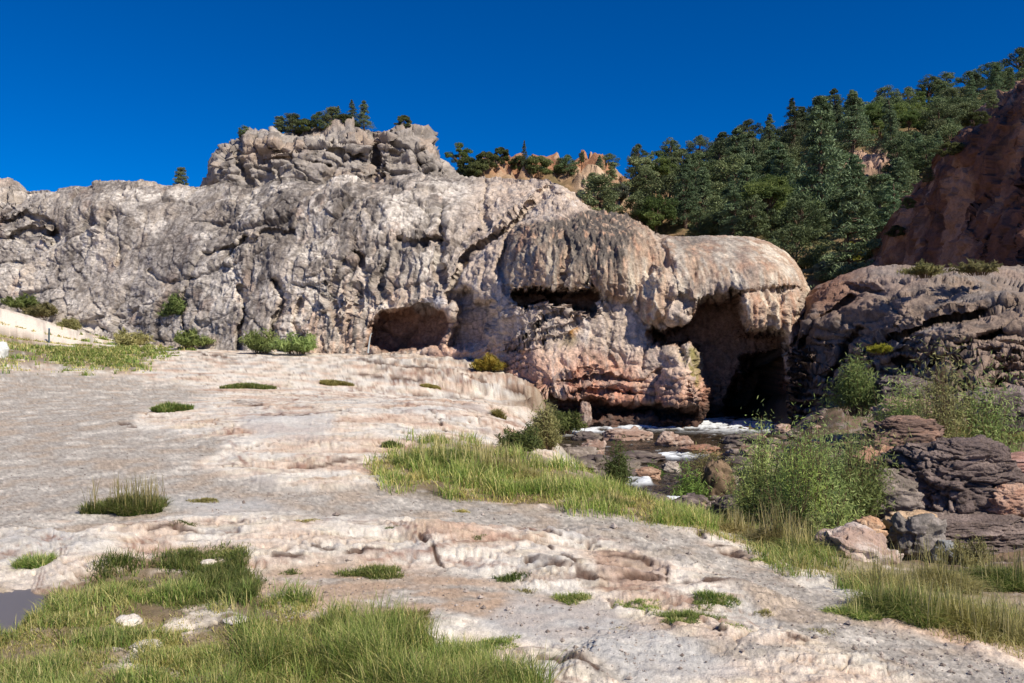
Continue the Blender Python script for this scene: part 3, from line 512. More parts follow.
# ---------------------------------------------------------------- crag above
T = [(185, 200), (200, 184), (208, 168), (216, 150), (228, 141), (240, 138), (246, 127), (258, 131), (272, 126), (284, 132), (300, 129), (318, 132), (334, 128), (350, 125), (364, 127), (370, 132), (384, 127), (398, 124), (415, 126), (424, 130), (429, 145), (436, 153), (446, 160), (450, 172), (468, 190)]
B = [(185, 212), (468, 212)]
cr_s = [([(372, 130), (376, 150), (370, 175)], 2.5, 1.8), ([(236, 150), (240, 165), (250, 180)], 2, .8), ([(300, 130), (305, 145), (296, 165)], 1.8, .7), ([(330, 150), (350, 152), (368, 160)], 2, .7), ([(385, 150), (400, 155), (420, 150)], 2, .6), ([(250, 160), (290, 158), (330, 166)], 1.6, .6), ([(410, 165), (430, 162), (440, 170)], 1.6, .6)]
def crag_d(px, py, t):
    d = 55 + .010 * np.abs(px - 330) * (np.abs(px - 330) > 60) - .02 * (py - 130) + 3.5 * np.clip(1 - (py - t) / 16, 0, 1)**2; d = d + 4 * np.clip((230 - px) / 40, 0, 1)**2 + 4 * np.clip((px - 430) / 36, 0, 1)**2
    for ln, wd, dp in cr_s: q, _ = ldist(px, py, ln); d = d + dp * np.exp(-(q / wd)**2)
    return d
def crag_h(V, PX, PY):
    nb = fbm(V, (.25, .25, .3), 4, 101); nm = fbm(V, (.8, .8, 1.1), 5, 102, .55); w_ = np.stack([nm, nb, nb], 1); a, e = facet(V + .25 * w_, (.36, .36, .5), 9); a2, e2 = facet(V + .12 * w_, (1.0, 1.0, 1.4), 10); a3, e3 = facet(V, (3, 3, 4), 14)
    return .4 * nb + .08 * nm + .85 * a + .36 * a2 + .10 * a3 - .4 * np.exp(-(e / .07)**2) + .2 * (ridged(V, (.5, .5, .9), 4, 103) - .7)
def crag_c(V, PX, PY):
    g1 = fbm(V, (.3, .3, .4), 4, 105); g2 = fbm(V, (1.3, 1.3, 1.6), 4, 106, .6); c = np.tile(lin((162, 154, 146)), (len(V), 1)); c = mixc(c, lin((104, 97, 90)), ss(-.2, .4, g2 + .3 * g1) * .7)
    c = mixc(c, lin((190, 168, 148)), ss(.1, .45, g1) * .5); return mixc(c, lin((206, 196, 184)), ss(.2, .5, -g1 + .4 * g2) * .7)
_, cragV, cragX, cragY = rock_sheet('rock_crag', 'craggy broken rock knob rising above the long cliff, small trees on its crest', 'crag', np.arange(185, 468, .8), T, B, 120, crag_d, crag_h, crag_c, M_cliff)
# ---------------------------------------------------------------- dark ledge on the right
T = [(790, 352), (798, 330), (806, 310), (812, 300), (818, 290), (826, 283), (838, 277), (850, 273), (870, 268), (900, 267), (930, 268), (960, 266), (990, 263), (1024, 264), (1060, 262), (1300, 250)]
B = [(790, 450), (1300, 470)]
LT = list(T)
led = emap([(790, 350, 28.6), (790, 440, 27.4), (815, 295, 29.0), (820, 440, 26), (850, 272, 29.5), (850, 330, 26.8), (850, 430, 25), (900, 268, 28.5), (900, 300, 25.4), (900, 360, 24.2), (900, 440, 22.5), (960, 265, 27.5), (960, 320, 23), (960, 380, 21.8), (960, 440, 20.5), (1024, 262, 28), (1024, 310, 23), (1024, 380, 21.5), (1024, 450, 20), (1150, 260, 28), (1150, 440, 20), (1300, 250, 28), (1300, 460, 20)])
def led_d(px, py, t):
    Q = np.stack([px, py, 0 * px], 1); w_ = 6 * fbm(Q, (.02, .03, 1), 4, 111); d = led(px, py) + 2.0 * np.clip(1 - (py - t) / 14, 0, 1)**2
    for ln, wd, dp in [([(930, 322), (965, 314), (1000, 308), (1100, 305)], 3.5, 1.8), ([(880, 345), (905, 335), (930, 324)], 2.5, 1.0), ([(960, 345), (1000, 335), (1100, 330)], 3, 1.2), ([(800, 345), (815, 325), (835, 312), (850, 296)], 3, .9), ([(815, 292), (845, 284), (880, 290)], 2, .6), ([(870, 362), (900, 366), (940, 360)], 2.5, .8), ([(830, 380), (845, 350), (860, 330)], 3, .8), ([(884, 388), (930, 392), (1000, 385)], 2.5, .9), ([(1000, 400), (1040, 410), (1100, 400)], 3, 1)]:
        q, _ = ldist(px, py + w_, ln); d = d + dp * np.exp(-(q / wd)**2)
    n = (py + .25 * np.abs(px - 860) * (px < 860)) / 9 + w_ * .22; fr = n - np.floor(n); return d + .45 * ss(325, 350, py) * (fr - ss(.75, 1, fr)) * (1 + ss(340, 370, py))
def led_h(V, PX, PY):
    nb = fbm(V, (.4, .4, .6), 4, 121); nm = fbm(V, (1.2, 1.2, 2.2), 5, 122, .6); w_ = np.stack([nm, nb, nm], 1); a, e = facet(V + .35 * w_, (.6, .6, 1.3), 11); a2, e2 = facet(V + .2 * w_, (2.0, 2.0, 4.2), 12)
    return _led_cap(PX, PY) * (.40 * nb + .05 * nm + .18 * a + .07 * a2 - .10 * np.exp(-(e / .06)**2) + .08 * (ridged(V, (.9, .9, 2.0), 4, 123) - .7)) + .03 * fbm(V, (6, 6, 6), 3, 124)
def _led_cap(PX, PY):
    return .45 + .55 * ss(2, 14, PY - np.interp(PX, *zip(*LT)))
def led_c(V, PX, PY):
    g1 = fbm(V, (.4, .4, .8), 4, 125); g2 = fbm(V, (1.8, 1.8, 3), 4, 126, .6); c = np.tile(lin((150, 132, 118)), (len(V), 1)); c = mixc(c, lin((88, 78, 73)), ss(-.1, .4, g2) * .7); c = mixc(c, lin((158, 150, 146)), ss(310, 275, PY) * ss(-.3, .2, g1) * .5)
    c = mixc(c, lin((160, 138, 124)), ss(.1, .45, g1) * .6); c = mixc(c, lin((140, 98, 76)), ss(885, 830, PX) * ss(330, 290, PY) * .7); c = mixc(c, lin((150, 146, 145)), ss(.15, .5, -g1 + g2 * .5) * .5)
    return mixc(c, lin((92, 74, 62)), ss(845, 805, PX) * ss(300, 330, PY) * .6)
_, ledV, ledX, ledY = rock_sheet('dark_rock_ledge', 'broad dark grey rock ledge with horizontal cracks, right of the arch below the red cliff', 'rock ledge', np.concatenate([np.arange(790, 1060, .8), np.arange(1062, 1300, 5)]), T, B, 260, led_d, led_h, led_c, M_dark)
# ---------------------------------------------------------------- red cliff
T = [(868, 262), (884, 252), (893, 238), (903, 212), (912, 196), (925, 182), (940, 165), (950, 150), (962, 133), (975, 118), (985, 108), (1000, 97), (1012, 90), (1024, 84), (1060, 62), (1300, -60)]
B = [(868, 300), (1300, 310)]
def red_d(px, py, t): 
    d = np.interp(px, [868, 900, 960, 1024, 1150, 1300], [54, 49, 38, 30, 24, 20]) + 3 * np.clip(1 - (py - t) / 18, 0, 1)**2 + (270 - py) * .03
    Q = np.stack([px, py, 0 * px], 1); n = (px + .4 * py) / 26 + 1.2 * fbm(Q, (.015, .01, 1), 3, 131); fr = n - np.floor(n); return d + .5 * (np.abs(fr - .5) * 2)**3
def red_h(V, PX, PY):
    nb = fbm(V, (.2, .2, .2), 4, 133); nm = fbm(V, (.7, .7, .9), 5, 134, .6); a, e = facet(V + .5 * nm[:, None], (.4, .4, .55), 13)
    a2, e2 = facet(V, (1.6, 1.6, 1.8), 17); return .5 * nb + .15 * nm + .35 * a + .22 * a2 + .35 * (ridged(V, (.4, .4, .25), 4, 135) - .7) + .06 * fbm(V, (4, 4, 4), 3, 138)
def red_c(V, PX, PY):
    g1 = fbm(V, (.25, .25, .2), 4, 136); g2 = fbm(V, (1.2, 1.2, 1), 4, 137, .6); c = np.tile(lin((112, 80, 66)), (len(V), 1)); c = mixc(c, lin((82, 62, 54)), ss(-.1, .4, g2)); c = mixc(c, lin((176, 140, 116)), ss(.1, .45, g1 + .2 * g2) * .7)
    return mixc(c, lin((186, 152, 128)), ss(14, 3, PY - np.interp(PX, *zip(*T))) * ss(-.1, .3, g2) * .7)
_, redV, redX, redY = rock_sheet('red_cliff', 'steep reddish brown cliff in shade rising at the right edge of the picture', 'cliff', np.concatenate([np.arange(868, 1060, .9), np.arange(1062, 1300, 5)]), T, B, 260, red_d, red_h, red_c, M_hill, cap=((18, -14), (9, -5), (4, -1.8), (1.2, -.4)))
# ---------------------------------------------------------------- wooded hill
RG = [(330, 215), (400, 195), (440, 176), (470, 166), (500, 163), (530, 164), (560, 166), (590, 164), (600, 166), (612, 178), (630, 180), (641, 172), (700, 162), (766, 148), (820, 132), (886, 115), (952, 98), (1024, 78), (1200, 30), (1500, -60)]
hpx = np.linspace(330, 1500, 760); hv = np.linspace(0, 1, 260)
rY = np.interp(hpx, [330, 440, 600, 700, 1024, 1500], [85, 82, 88, 105, 150, 210]); Y0 = np.interp(hpx, [330, 440, 560, 700, 850, 1024, 1500], [66, 62, 56, 46, 46, 52, 56])
z0 = np.interp(hpx, [330, 560, 700, 1500], [5, 3, -1.5, 0]); z1 = EYE - (np.interp(hpx, *zip(*RG)) - CY) / F * rY
HY = Y0[None] + (rY - Y0)[None] * hv[:, None]; prof = hv**.95
HZ = z0[None] + (z1 - z0)[None] * prof[:, None]; HX = (hpx - CX)[None] / F * HY
Pm = np.stack([HX.ravel(), HY.ravel(), HZ.ravel()], 1); nb = fbm(Pm, (.06, .06, .06), 4, 141); nr = ridged(Pm, (.10, .10, .18), 4, 142)
dzh = (2.2 * nb + 2.0 * (nr - .7)).reshape(HZ.shape) * np.sin(np.pi * np.clip(hv, 0, 1))[:, None]**.5 
outc = np.zeros(HZ.size); hpy = CY + (EYE - HZ.ravel()) / HY.ravel() * F; hxx = np.tile(hpx, (len(hv), 1)).ravel()
for p in ([(840, 150), (880, 145), (900, 160), (890, 185), (850, 185)], [(575, 160), (612, 160), (626, 190), (640, 215), (600, 215), (575, 190)], [(480, 165), (560, 165), (570, 185), (480, 185)], [(690, 150), (705, 150), (700, 175), (692, 175)]):
    outc = np.maximum(outc, 1 - ss(-6, 5, psdf(hxx + 6 * nb, hpy + 6 * nr, p)))
n = Pm[:, 2] / 1.3 + 1.5 * fbm(Pm, (.15, .15, .15), 3, 143); fr = n - np.floor(n); a_, b_, _c = worley(Pm, (.35, .35, .6), 15)
HZ = HZ + dzh + (outc * (1.1 * (1 - fr) + 1.2 * (ss(0, .3, b_ - a_) - .5)) ).reshape(HZ.shape) + .35 * fbm(Pm, (.6, .6, .6), 3, 144).reshape(HZ.shape)
g1 = fbm(Pm, (.1, .1, .1), 4, 145); g2 = fbm(Pm, (.6, .6, .6), 4, 146, .6); hc = np.tile(lin((128, 104, 78)), (len(Pm), 1)); hc = mixc(hc, lin((96, 92, 58)), ss(-.2, .3, g1)); hc = mixc(hc, lin((160, 128, 100)), ss(.1, .5, g2) * .6)
oc = mixc(np.tile(lin((174, 148, 122)), (len(Pm), 1)), lin((158, 116, 88)), ss(-.2, .3, g1 + g2 * .3)); oc = mixc(oc, lin((206, 184, 156)), ss(.1, .4, g2) * .6); oc = mixc(oc, lin((170, 140, 122)), ss(640, 700, hxx) * .8); hc = mixc(hc, oc, outc)
HG = np.stack([HX, HY, HZ], 2); back = [HG[-1] + np.array([.0, a, z]) for a, z in ((4, -.4), (14, -4), (60, -30))]
HG = np.concatenate([HG, np.stack(back)]); hc = np.concatenate([hc] + [hc.reshape(len(hv), -1, 3)[-1]] * 3)
hill = mesh('hill', HG.reshape(-1, 3), grid_faces(HG.shape[0], HG.shape[1], True), M_hill, hc); tag(hill, kind='structure')
HPY = CY + (EYE - HG[:260, :, 2]) / HG[:260, :, 1] * F
def on_hill(px, py):
    i = int(np.clip(np.searchsorted(hpx, px), 1, len(hpx) - 1)); c_ = HPY[:, i]; j = int(np.argmax(c_ <= py))
    if c_[j] > py: j = 259
    return Vector(HG[j, i])
# ================================================================ plant builders
def leaves(cen, size, asp, rg, up=0.0, nrm=None):
    n = len(cen); a = rg.normal(size=(n, 3)); a[:, 2] += up; a /= np.linalg.norm(a, axis=1)[:, None]; b = np.cross(a, rg.normal(size=(n, 3))); b /= np.linalg.norm(b, axis=1)[:, None] + 1e-9
    s = (size * rg.uniform(.6, 1.3, n))[:, None]; a = a * s; b = b * s * asp
    V = np.stack([cen - a, cen + b * .5, cen + a, cen - b * .5], 1).reshape(-1, 3); return V, np.arange(4 * n).reshape(-1, 4)
def tube(pts, rad, seg=7):
    pts = np.asarray(pts, float); n = len(pts); V = []
    t = np.gradient(pts, axis=0); t /= np.linalg.norm(t, axis=1)[:, None] + 1e-9; u = np.cross(t, [.3, .9, .1]); u /= np.linalg.norm(u, axis=1)[:, None]; w_ = np.cross(t, u)
    for k in range(seg): a = 2 * math.pi * k / seg; V.append(pts + (u * math.cos(a) + w_ * math.sin(a)) * np.asarray(rad)[:, None])
    V = np.stack(V, 1).reshape(-1, 3); Fc = []
    for i in range(n - 1):
        for k in range(seg): a = i * seg + k; b = i * seg + (k + 1) % seg; Fc.append((a, b, b + seg, a + seg))
    return V, np.array(Fc)
def join(parts):
    V = []; Fc = []; o = 0
    for v, f in parts: V.append(v); Fc.append(f + o); o += len(v)
    return np.concatenate(V), np.concatenate(Fc)
def make_tree(name, kind, H, W, seed, c1, c2, nleaf=4200, ls=.13):
    rg = np.random.default_rng(seed); root = empty(name, (0, 0, 0)); tubes = []; cl = []; 
    k = rg.normal(size=2) * .04 * H; tz = np.linspace(-.4, H * (.97 if kind == 'fir' else .7), 8); trunk = np.stack([k[0] * np.sin(tz / H * 3), k[1] * np.sin(tz / H * 2.4), tz], 1)
    tubes.append(tube(trunk, np.linspace(.028 * H + .02, .006 * H, 8)))
    if kind == 'fir':
        nl = int(H * 3.2)
        for i in range(nl):
            f = (i + rg.random()) / nl; z = H * (.10 + .9 * f); L = W * .5 * (1 - f)**.75 * rg.uniform(.55, 1.15) + .12
            for j in range(rg.integers(4, 7)):
                if rg.random() < .12: continue
                a = rg.uniform(0, 6.28); dr = -.18 * L; e = np.array([math.cos(a) * L, math.sin(a) * L, z + dr])
                tubes.append(tube([[0, 0, z], [e[0] * .5, e[1] * .5, z + .03 * L], e], [.012 * H * (1 - f) + .01, .02, .008], 4))
                for q in range(3): t = rg.uniform(.35, 1.05); cl.append((e[0] * t, e[1] * t, z + dr * t, .17 * L + .20, .10 * L + .12))
    else:
        nc = {'pinyon': 46, 'juniper': 60, 'bush': 40, 'round': 34}[kind]; low = {'pinyon': .22, 'juniper': .06, 'bush': .02, 'round': .42}[kind]
        for i in range(nc):
            a = rg.uniform(0, 6.28); f = rg.random(); z = H * (low + (1 - low) * f); pr = math.sin(math.pi * min(1, (.18 + .82 * f)))**.6 if kind != 'juniper' else (1 - f * .75)**.7 * min(1, .6 + 3 * f)
            r = W * .5 * pr * math.sqrt(rg.uniform(.15, 1)) * rg.uniform(.75, 1.15); p = np.array([math.cos(a) * r, math.sin(a) * r, z]); cl.append((*p, W * rg.uniform(.08, .17), W * rg.uniform(.06, .11)))
            if i % 2 == 0: s0 = np.array([0, 0, max(.05, z * .55)]); tubes.append(tube([s0, (s0 + p) / 2 + [0, 0, .03 * H], p], [.014 * H, .009 * H, .005 * H], 4))
    cl = np.array(cl); m = rg.integers(0, len(cl), nleaf); q = rg.normal(size=(nleaf, 3)); q /= np.linalg.norm(q, axis=1)[:, None]; q *= rg.uniform(.5, 1.05, nleaf)[:, None]
    cen = cl[m, :3] + q * np.stack([cl[m, 3], cl[m, 3], cl[m, 4]], 1); V, Fc = leaves(cen, ls * np.ones(nleaf), .55, rg, .2)
    t = np.clip(rg.random(len(cl))[m] * .7 + rg.random(nleaf) * .3, 0, 1); col = mixc(np.tile(lin(c1), (nleaf, 1)), lin(c2), t); col = np.repeat(col, 4, 0)
    cr = mesh('crown', V, Fc, M_needle if kind in ('fir', 'pinyon', 'juniper') else M_leaf, col, root, smooth=False)
    TV, TF = join(tubes); mesh('trunk', TV, TF, M_bark, np.tile(lin((104, 86, 72)), (len(TV), 1)), root)
    root['H'] = H; return root
def ctree(o, parent=None):
    c = o.copy(); COL.objects.link(c); c.parent = parent
    for ch in list(o.children): ctree(ch, c)
    return c
protos = {}; used = set()
def proto(kind, i):
    key = (kind, i)
    if key not in protos:
        sp = {'pinyon': ('pinyon_tree', 'pinyon', 5.2, 4.8, (68, 86, 50), (112, 130, 76)), 'juniper': ('juniper_tree', 'juniper', 4.2, 4.0, (78, 94, 56), (130, 140, 88)), 'fir': ('fir_tree', 'fir', 9.0, 5.4, (66, 90, 58), (116, 138, 90)),
              'bush': ('shrub', 'bush', 2.2, 3.2, (72, 86, 50), (118, 126, 76)), 'round': ('broadleaf_tree', 'round', 4.6, 4.6, (76, 98, 50), (126, 142, 76)), 'yellow': ('yellow_shrub', 'bush', 3.0, 2.6, (120, 130, 40), (176, 172, 60)), 'grey': ('sagebrush', 'bush', 2.0, 2.6, (96, 108, 88), (142, 150, 126))}[kind]
        nm, kd, H, W, c1, c2 = sp; protos[key] = make_tree(nm, kd, H * (1 + .12 * (i - 1)), W * (1 - .1 * (i - 1)), 100 + i * 7 + len(kind), c1, c2, 9000 if kd == 'fir' else 6500, .15)
    return key
trees = []
def put_tree(kind, i, loc, h, wide=1.0):
    key = proto(kind, i); p = protos[key]; o = p if key not in used else ctree(p); used.add(key)
    s = h / p['H']; o.location = loc; o.rotation_euler = (0, 0, rng.uniform(0, 6.28)); o.scale = (s * wide, s * wide, s); trees.append((o, kind, h)); return o
def proj(v): return CX + v.x / v.y * F, CY + (EYE - v.z) / v.y * F
# hillside: one of each by eye, then a loose wood
rt_ = np.interp
placed = []
def hill_tree(kind, px, base, top, wide=1.0, i=None):
    v = on_hill(px, base); h = (base - top) / F * v.y; placed.append((v.x, v.y)); return put_tree(kind, rng.integers(0, 3) if i is None else i, v - Vector((0, 0, .15)), h, wide)
hill_tree('fir', 820, 232, 96, 1.0, 1); hill_tree('fir', 792, 160, 98, 1.1); hill_tree('fir', 768, 165, 114, 1.1); hill_tree('fir', 833, 140, 88, 1.0); hill_tree('fir', 775, 215, 140, 1.1)
for k_, a, b, t_, w_ in (('pinyon', 637, 174, 145, .8), ('juniper', 612, 180, 162, 1), ('pinyon', 670, 170, 139, 1.1), ('pinyon', 699, 163, 138, 1.1), ('pinyon', 720, 160, 136, 1.1), ('pinyon', 749, 154, 122, 1.1), ('pinyon', 852, 128, 100, 1.2), ('pinyon', 886, 118, 86, 1.2), ('pinyon', 908, 112, 88, 1.1), ('pinyon', 929, 106, 76, 1.2), ('pinyon', 945, 102, 73, 1.2),
     ('pinyon', 968, 96, 72, 1.2), ('pinyon', 991, 90, 64, 1.2), ('pinyon', 1018, 82, 50, 1.2), ('round', 458, 172, 143, 1.1), ('bush', 468, 176, 158, 1.2), ('bush', 478, 176, 160, 1), ('bush', 486, 166, 152, 1), ('bush', 500, 165, 152, 1.2), ('fir', 523, 166, 139, .7), ('bush', 517, 170, 157, 1),
     ('bush', 537, 174, 157, 1.1), ('pinyon', 567, 178, 155, 1), ('juniper', 560, 174, 158, 1), ('pinyon', 581, 166, 152, .8), ('juniper', 592, 200, 180, 1), ('juniper', 606, 214, 196, 1), ('grey', 618, 206, 192, 1), ('fir', 890, 165, 120, 1.1), ('yellow', 850, 268, 242, 1.1), ('yellow', 858, 258, 244, .9), ('grey', 832, 274, 256, 1.2), ('grey', 822, 280, 262, 1.1), ('grey', 878, 262, 246, 1.2), ('fir', 800, 222, 178, 1.2)):
    hill_tree(k_, a, b, t_, w_)
tr = random.Random(5); tries = 0
while len(placed) < 262 and tries < 20000:
    tries += 1; j = int(256 * tr.random()); i = tr.randrange(HG.shape[1]); v = Vector(HG[j, i]); px_, py_ = proj(v)
    if not (596 < px_ < 1035) or py_ > 300: continue
    if px_ > 870 and py_ > np.interp(px_, [868, 893, 912, 940, 962, 1000, 1040], [290, 262, 215, 180, 145, 105, 84]): continue
    if px_ < 815 and py_ > np.interp(px_, [596, 620, 660, 690, 750, 783, 815], [225, 232, 246, 252, 256, 268, 300]): continue
    if px_ < 640 and 160 < py_ < 212 and tr.random() < .75: continue
    if (838 < px_ < 898 and 150 < py_ < 200) or (687 < px_ < 708 and 152 < py_ < 185): continue
    sp_ = 1.9 + .009 * v.y
    if any((v.x - a)**2 + (v.y - b)**2 < sp_**2 for a, b in placed): continue
    placed.append((v.x, v.y)); r_ = tr.random(); kd = 'pinyon' if r_ < .38 else 'juniper' if r_ < .58 else 'fir' if r_ < .84 else 'round' if r_ < .93 else 'bush'
    if kd == 'fir' and tr.random() < .1: kd = 'pinyon'
    h = {'pinyon': tr.uniform(3.6, 5.6), 'juniper': tr.uniform(3.2, 5), 'fir': tr.uniform(5.5, 8.5), 'round': tr.uniform(3.5, 5.5), 'bush': tr.uniform(1.8, 2.8)}[kd]
    skl = np.interp(px_, [596, 620, 641, 670, 699, 749, 768, 792, 830, 886, 944, 991, 1024], [176, 170, 158, 146, 142, 126, 118, 104, 94, 90, 78, 68, 56]); skl += tr.uniform(-5, 7); h = max(1.6, min(h * (.85 if kd != 'fir' else 1), (py_ - skl) / F * v.y))
    put_tree(kd, tr.randrange(3), v - Vector((0, 0, .2)), h, tr.uniform(1.0, 1.3) * (1.25 if h < 3 else 1))
hill_trees = list(trees)
# crest of the crag and of the long cliff
def crest(kind, px, base, top, Y, wide=1.0, i=0):
    v = pt(px, base, Y); put_tree(kind, i, v, (base - top) / F * Y, wide)
n0 = len(trees)
for k_, a, b, t_, Yq in (('bush', 908, 208, 198, 47), ('juniper', 928, 182, 168, 44), ('bush', 950, 154, 143, 41), ('bush', 974, 124, 113, 37), ('juniper', 992, 108, 93, 35), ('bush', 896, 236, 226, 50)): crest(k_, a, b, t_, Yq, 1.3, rng.integers(0, 3))
for k_, a, b, t_, w_ in (('juniper', 181, 189, 168, 1.0), ('pinyon', 244, 142, 126, 1.2), ('juniper', 280, 132, 117, 1.5), ('juniper', 292, 133, 115, 1.5), ('bush', 305, 132, 120, 1.3), ('pinyon', 320, 134, 113, 1.1), ('juniper', 331, 132, 108, 1.0), ('fir', 338, 130, 106, 1.3), ('fir', 352, 130, 100, 1.1), ('fir', 364, 130, 100, 1.0), ('bush', 404, 128, 116, 1.2), ('bush', 346, 130, 116, 1.4)):
    crest(k_, a, b, t_, 54.5 if a < 200 else 58, w_, rng.integers(0, 3))
for k, (o, kd, h) in enumerate(trees): pass
# ================================================================ grass and leafy shrubs
def blades(root, H, W, rg, lean, c1, c2, c3, dirn=None):
    n = len(root); a = rg.uniform(0, 6.28, n) if dirn is None else dirn + rg.normal(size=n) * .8; d = np.stack([np.cos(a), np.sin(a), 0 * a], 1); s = np.stack([-np.sin(a + rg.normal(size=n) * .5), np.cos(a), 0 * a], 1)
    ln = lean * rg.uniform(.2, 1.3, n); V = np.zeros((n, 7, 3)); c = np.zeros((n, 7, 3)); t3 = rg.random(n)[:, None]
    for q, (f, wf) in enumerate(((0, 1), (.38, .85), (.72, .55))):
        p = root + d * (ln * H * f**1.8)[:, None] + np.array([0, 0, 1.]) * (H * f * (1 - .35 * ln * f))[:, None]
        V[:, 2 * q] = p - s * (W * wf / 2)[:, None]; V[:, 2 * q + 1] = p + s * (W * wf / 2)[:, None]
    V[:, 6] = root + d * (ln * H)[:, None] + np.array([0, 0, 1.]) * (H * (1 - .4 * ln))[:, None]
    b0 = lin(c1) * (1 - t3) + lin(c2) * t3; dry = (rg.random(n) < .22)[:, None]; b0 = np.where(dry, lin(c3), b0); tip = b0 * .65 + lin(c3) * .35
    for q, k in ((0, 0), (1, 0), (2, .3), (3, .3), (4, .65), (5, .65), (6, 1)): c[:, q] = b0 * (1 - k) + tip * k
    o = np.arange(n)[:, None] * 7; f = np.concatenate([o + [0, 1, 3], o + [0, 3, 2], o + [2, 3, 5], o + [2, 5, 4], o + [4, 5, 6]]); return V.reshape(-1, 3), f, c.reshape(-1, 3)
G_green = ((84, 118, 44), (132, 152, 68), (194, 186, 124)); G_dark = ((70, 98, 42), (104, 128, 58), (160, 158, 96)); G_straw = ((140, 138, 74), (190, 176, 118), (214, 198, 148)); G_olive = ((116, 118, 58), (158, 148, 82), (200, 182, 124))
def tuft(px, py, wpx, hpx, cols=G_green, dens=1.0, name='grass_tuft', lean=.9, Yo=None, straw=.0, asp=.6):
    v = on(px, py) if Yo is None else Vector(((px - CX) / F * Yo, Yo, float(gh((px - CX) / F * Yo, Yo)[0]))); Y = v.y; w_ = wpx / F * Y; h = hpx / F * Y; rg = np.random.default_rng(int(px * 7 + py))
    n = int(dens * np.clip(900 * (w_ * w_ * asp) / .05, 260, 5200)); a = rg.uniform(0, 6.28, n); r = np.sqrt(rg.random(n)); ko = 1 + .3 * np.sin(a * 3 + px) + .2 * np.sin(a * 5 + py)
    x = v.x + np.cos(a) * r * w_ * .42 * ko; y = v.y + np.sin(a) * r * w_ * .42 * asp * ko; z = gh(x, y) - .012
    Hh = h * rg.uniform(.45, 1.1, n) * (1 - .45 * r); V, f, c = blades(np.stack([x, y, z], 1), Hh, np.full(n, max(.0035, .9 / F * Y)) * rg.uniform(.6, 1.2, n), rg, lean, *cols)
    if straw:
        m = int(min(n * straw, 160 if wpx > 60 else 90)); x2, y2 = x[:m], y[:m]; V2, f2, c2 = blades(np.stack([x2, y2, gh(x2, y2)], 1), h * rg.uniform(1.1, 1.7, m), np.full(m, max(.003, .7 / F * Y)), rg, .25, *G_straw); f = np.concatenate([f, f2 + len(V)]); V = np.concatenate([V, V2]); c = np.concatenate([c, c2])
    L = np.array([v.x, v.y, v.z]); o = mesh(name, V - L, f, M_grass, c, smooth=False); o.location = v; return o
def grass_mass(name, poly, n, hm, hM, sets, seed, lean=.7, thresh=-.1, fscale=(1.4, 2.2, 1), ystart=None):
    rg = np.random.default_rng(seed); P = np.asarray(poly, float); X = []; k = 0
    sel = []
    inside = (psdf(gp, gpy, poly) + 16 * fbm(P3, (2.2, 3.0, 1), 3, seed + 9) + 5 * fbm(P3, (9, 9, 1), 2, seed + 10) < 0) & (gp > -400) & (gp < 1500); idx = np.nonzero(inside)[0]
    # chance in proportion to the ground each vertex stands for
    idx = idx[pq[idx] < .25]
    cellw = np.gradient(gpx)[idx % C_] / F * gy[idx]; celld = np.abs(np.gradient(gY))[idx // C_]; wt = cellw * celld / gy[idx]**1.3; m = fbm(P3[idx], fscale, 4, seed); wt = wt * ss(thresh, thresh + .25, m); wt /= wt.sum()
    s = rg.choice(idx, n, p=wt); x = gx[s] + rg.normal(size=n) * .03; y = gy[s] + rg.normal(size=n) * .05; x += rg.uniform(-.5, .5, n) * 1.25 / F * y; z = gh(x, y) - .01
    q = fbm(np.stack([x, y, 0 * x], 1), (1.1, 1.6, 1), 3, seed + 1); q2 = fbm(np.stack([x, y, 0 * x], 1), (4, 4, 1), 2, seed + 2); Hh = (hm + (hM - hm) * ss(-.3, .45, q + .4 * q2)) * rg.uniform(.5, 1.15, n)
    grp = np.digitize(q + .25 * rg.normal(size=n), np.linspace(-.25, .3, len(sets) + 1)[1:-1]); Vs_, Fs_, Cs_ = [], [], []; o = 0
    for g in range(len(sets)):
        mk = grp == g
        if not mk.any(): continue
        V, f, c = blades(np.stack([x, y, z], 1)[mk], Hh[mk], np.maximum(.004, .8 / F * y[mk]) * rg.uniform(.6, 1.2, mk.sum()), rg, lean, *sets[g]); Vs_.append(V); Fs_.append(f + o); Cs_.append(c); o += len(V)
    ob = mesh(name, np.concatenate(Vs_), np.concatenate(Fs_), M_grass, np.concatenate(Cs_), smooth=False); return tag(ob, kind='stuff')
grass_mass('grass', [(-150, 720), (-150, 610), (20, 600), (90, 600), (120, 580), (165, 555), (235, 552), (262, 590), (330, 625), (420, 628), (470, 650), (540, 690), (560, 760)], 64000, .03, .15, (G_olive, G_straw, G_green, G_green), 301, thresh=-.05, fscale=(2.0, 2.8, 1))
grass_mass('grass', [(-60, 604), (110, 600), (150, 640), (220, 690), (230, 780), (-80, 780)], 20000, .03, .12, (G_olive, G_straw, G_green), 311, thresh=.0, fscale=(2.4, 3.2, 1))
grass_mass('grass', [(-40, 336), (-20, 326), (20, 326), (70, 340), (120, 346), (60, 350), (-40, 350)], 9000, .08, .2, (G_straw, G_straw), 312, thresh=-.7, fscale=(.3, .3, 1))
grass_mass('grass', [(90, 580), (150, 555), (240, 552), (250, 600), (190, 612), (130, 600)], 12000, .04, .12, (G_green, G_dark), 307, thresh=-.15, fscale=(2, 3, 1))
grass_mass('grass', [(200, 690), (235, 625), (300, 630), (420, 640), (500, 660), (545, 700), (560, 800), (150, 800)], 22000, .08, .24, (G_green, G_olive, G_dark, G_green), 309, thresh=-.12, fscale=(1.6, 2.4, 1))
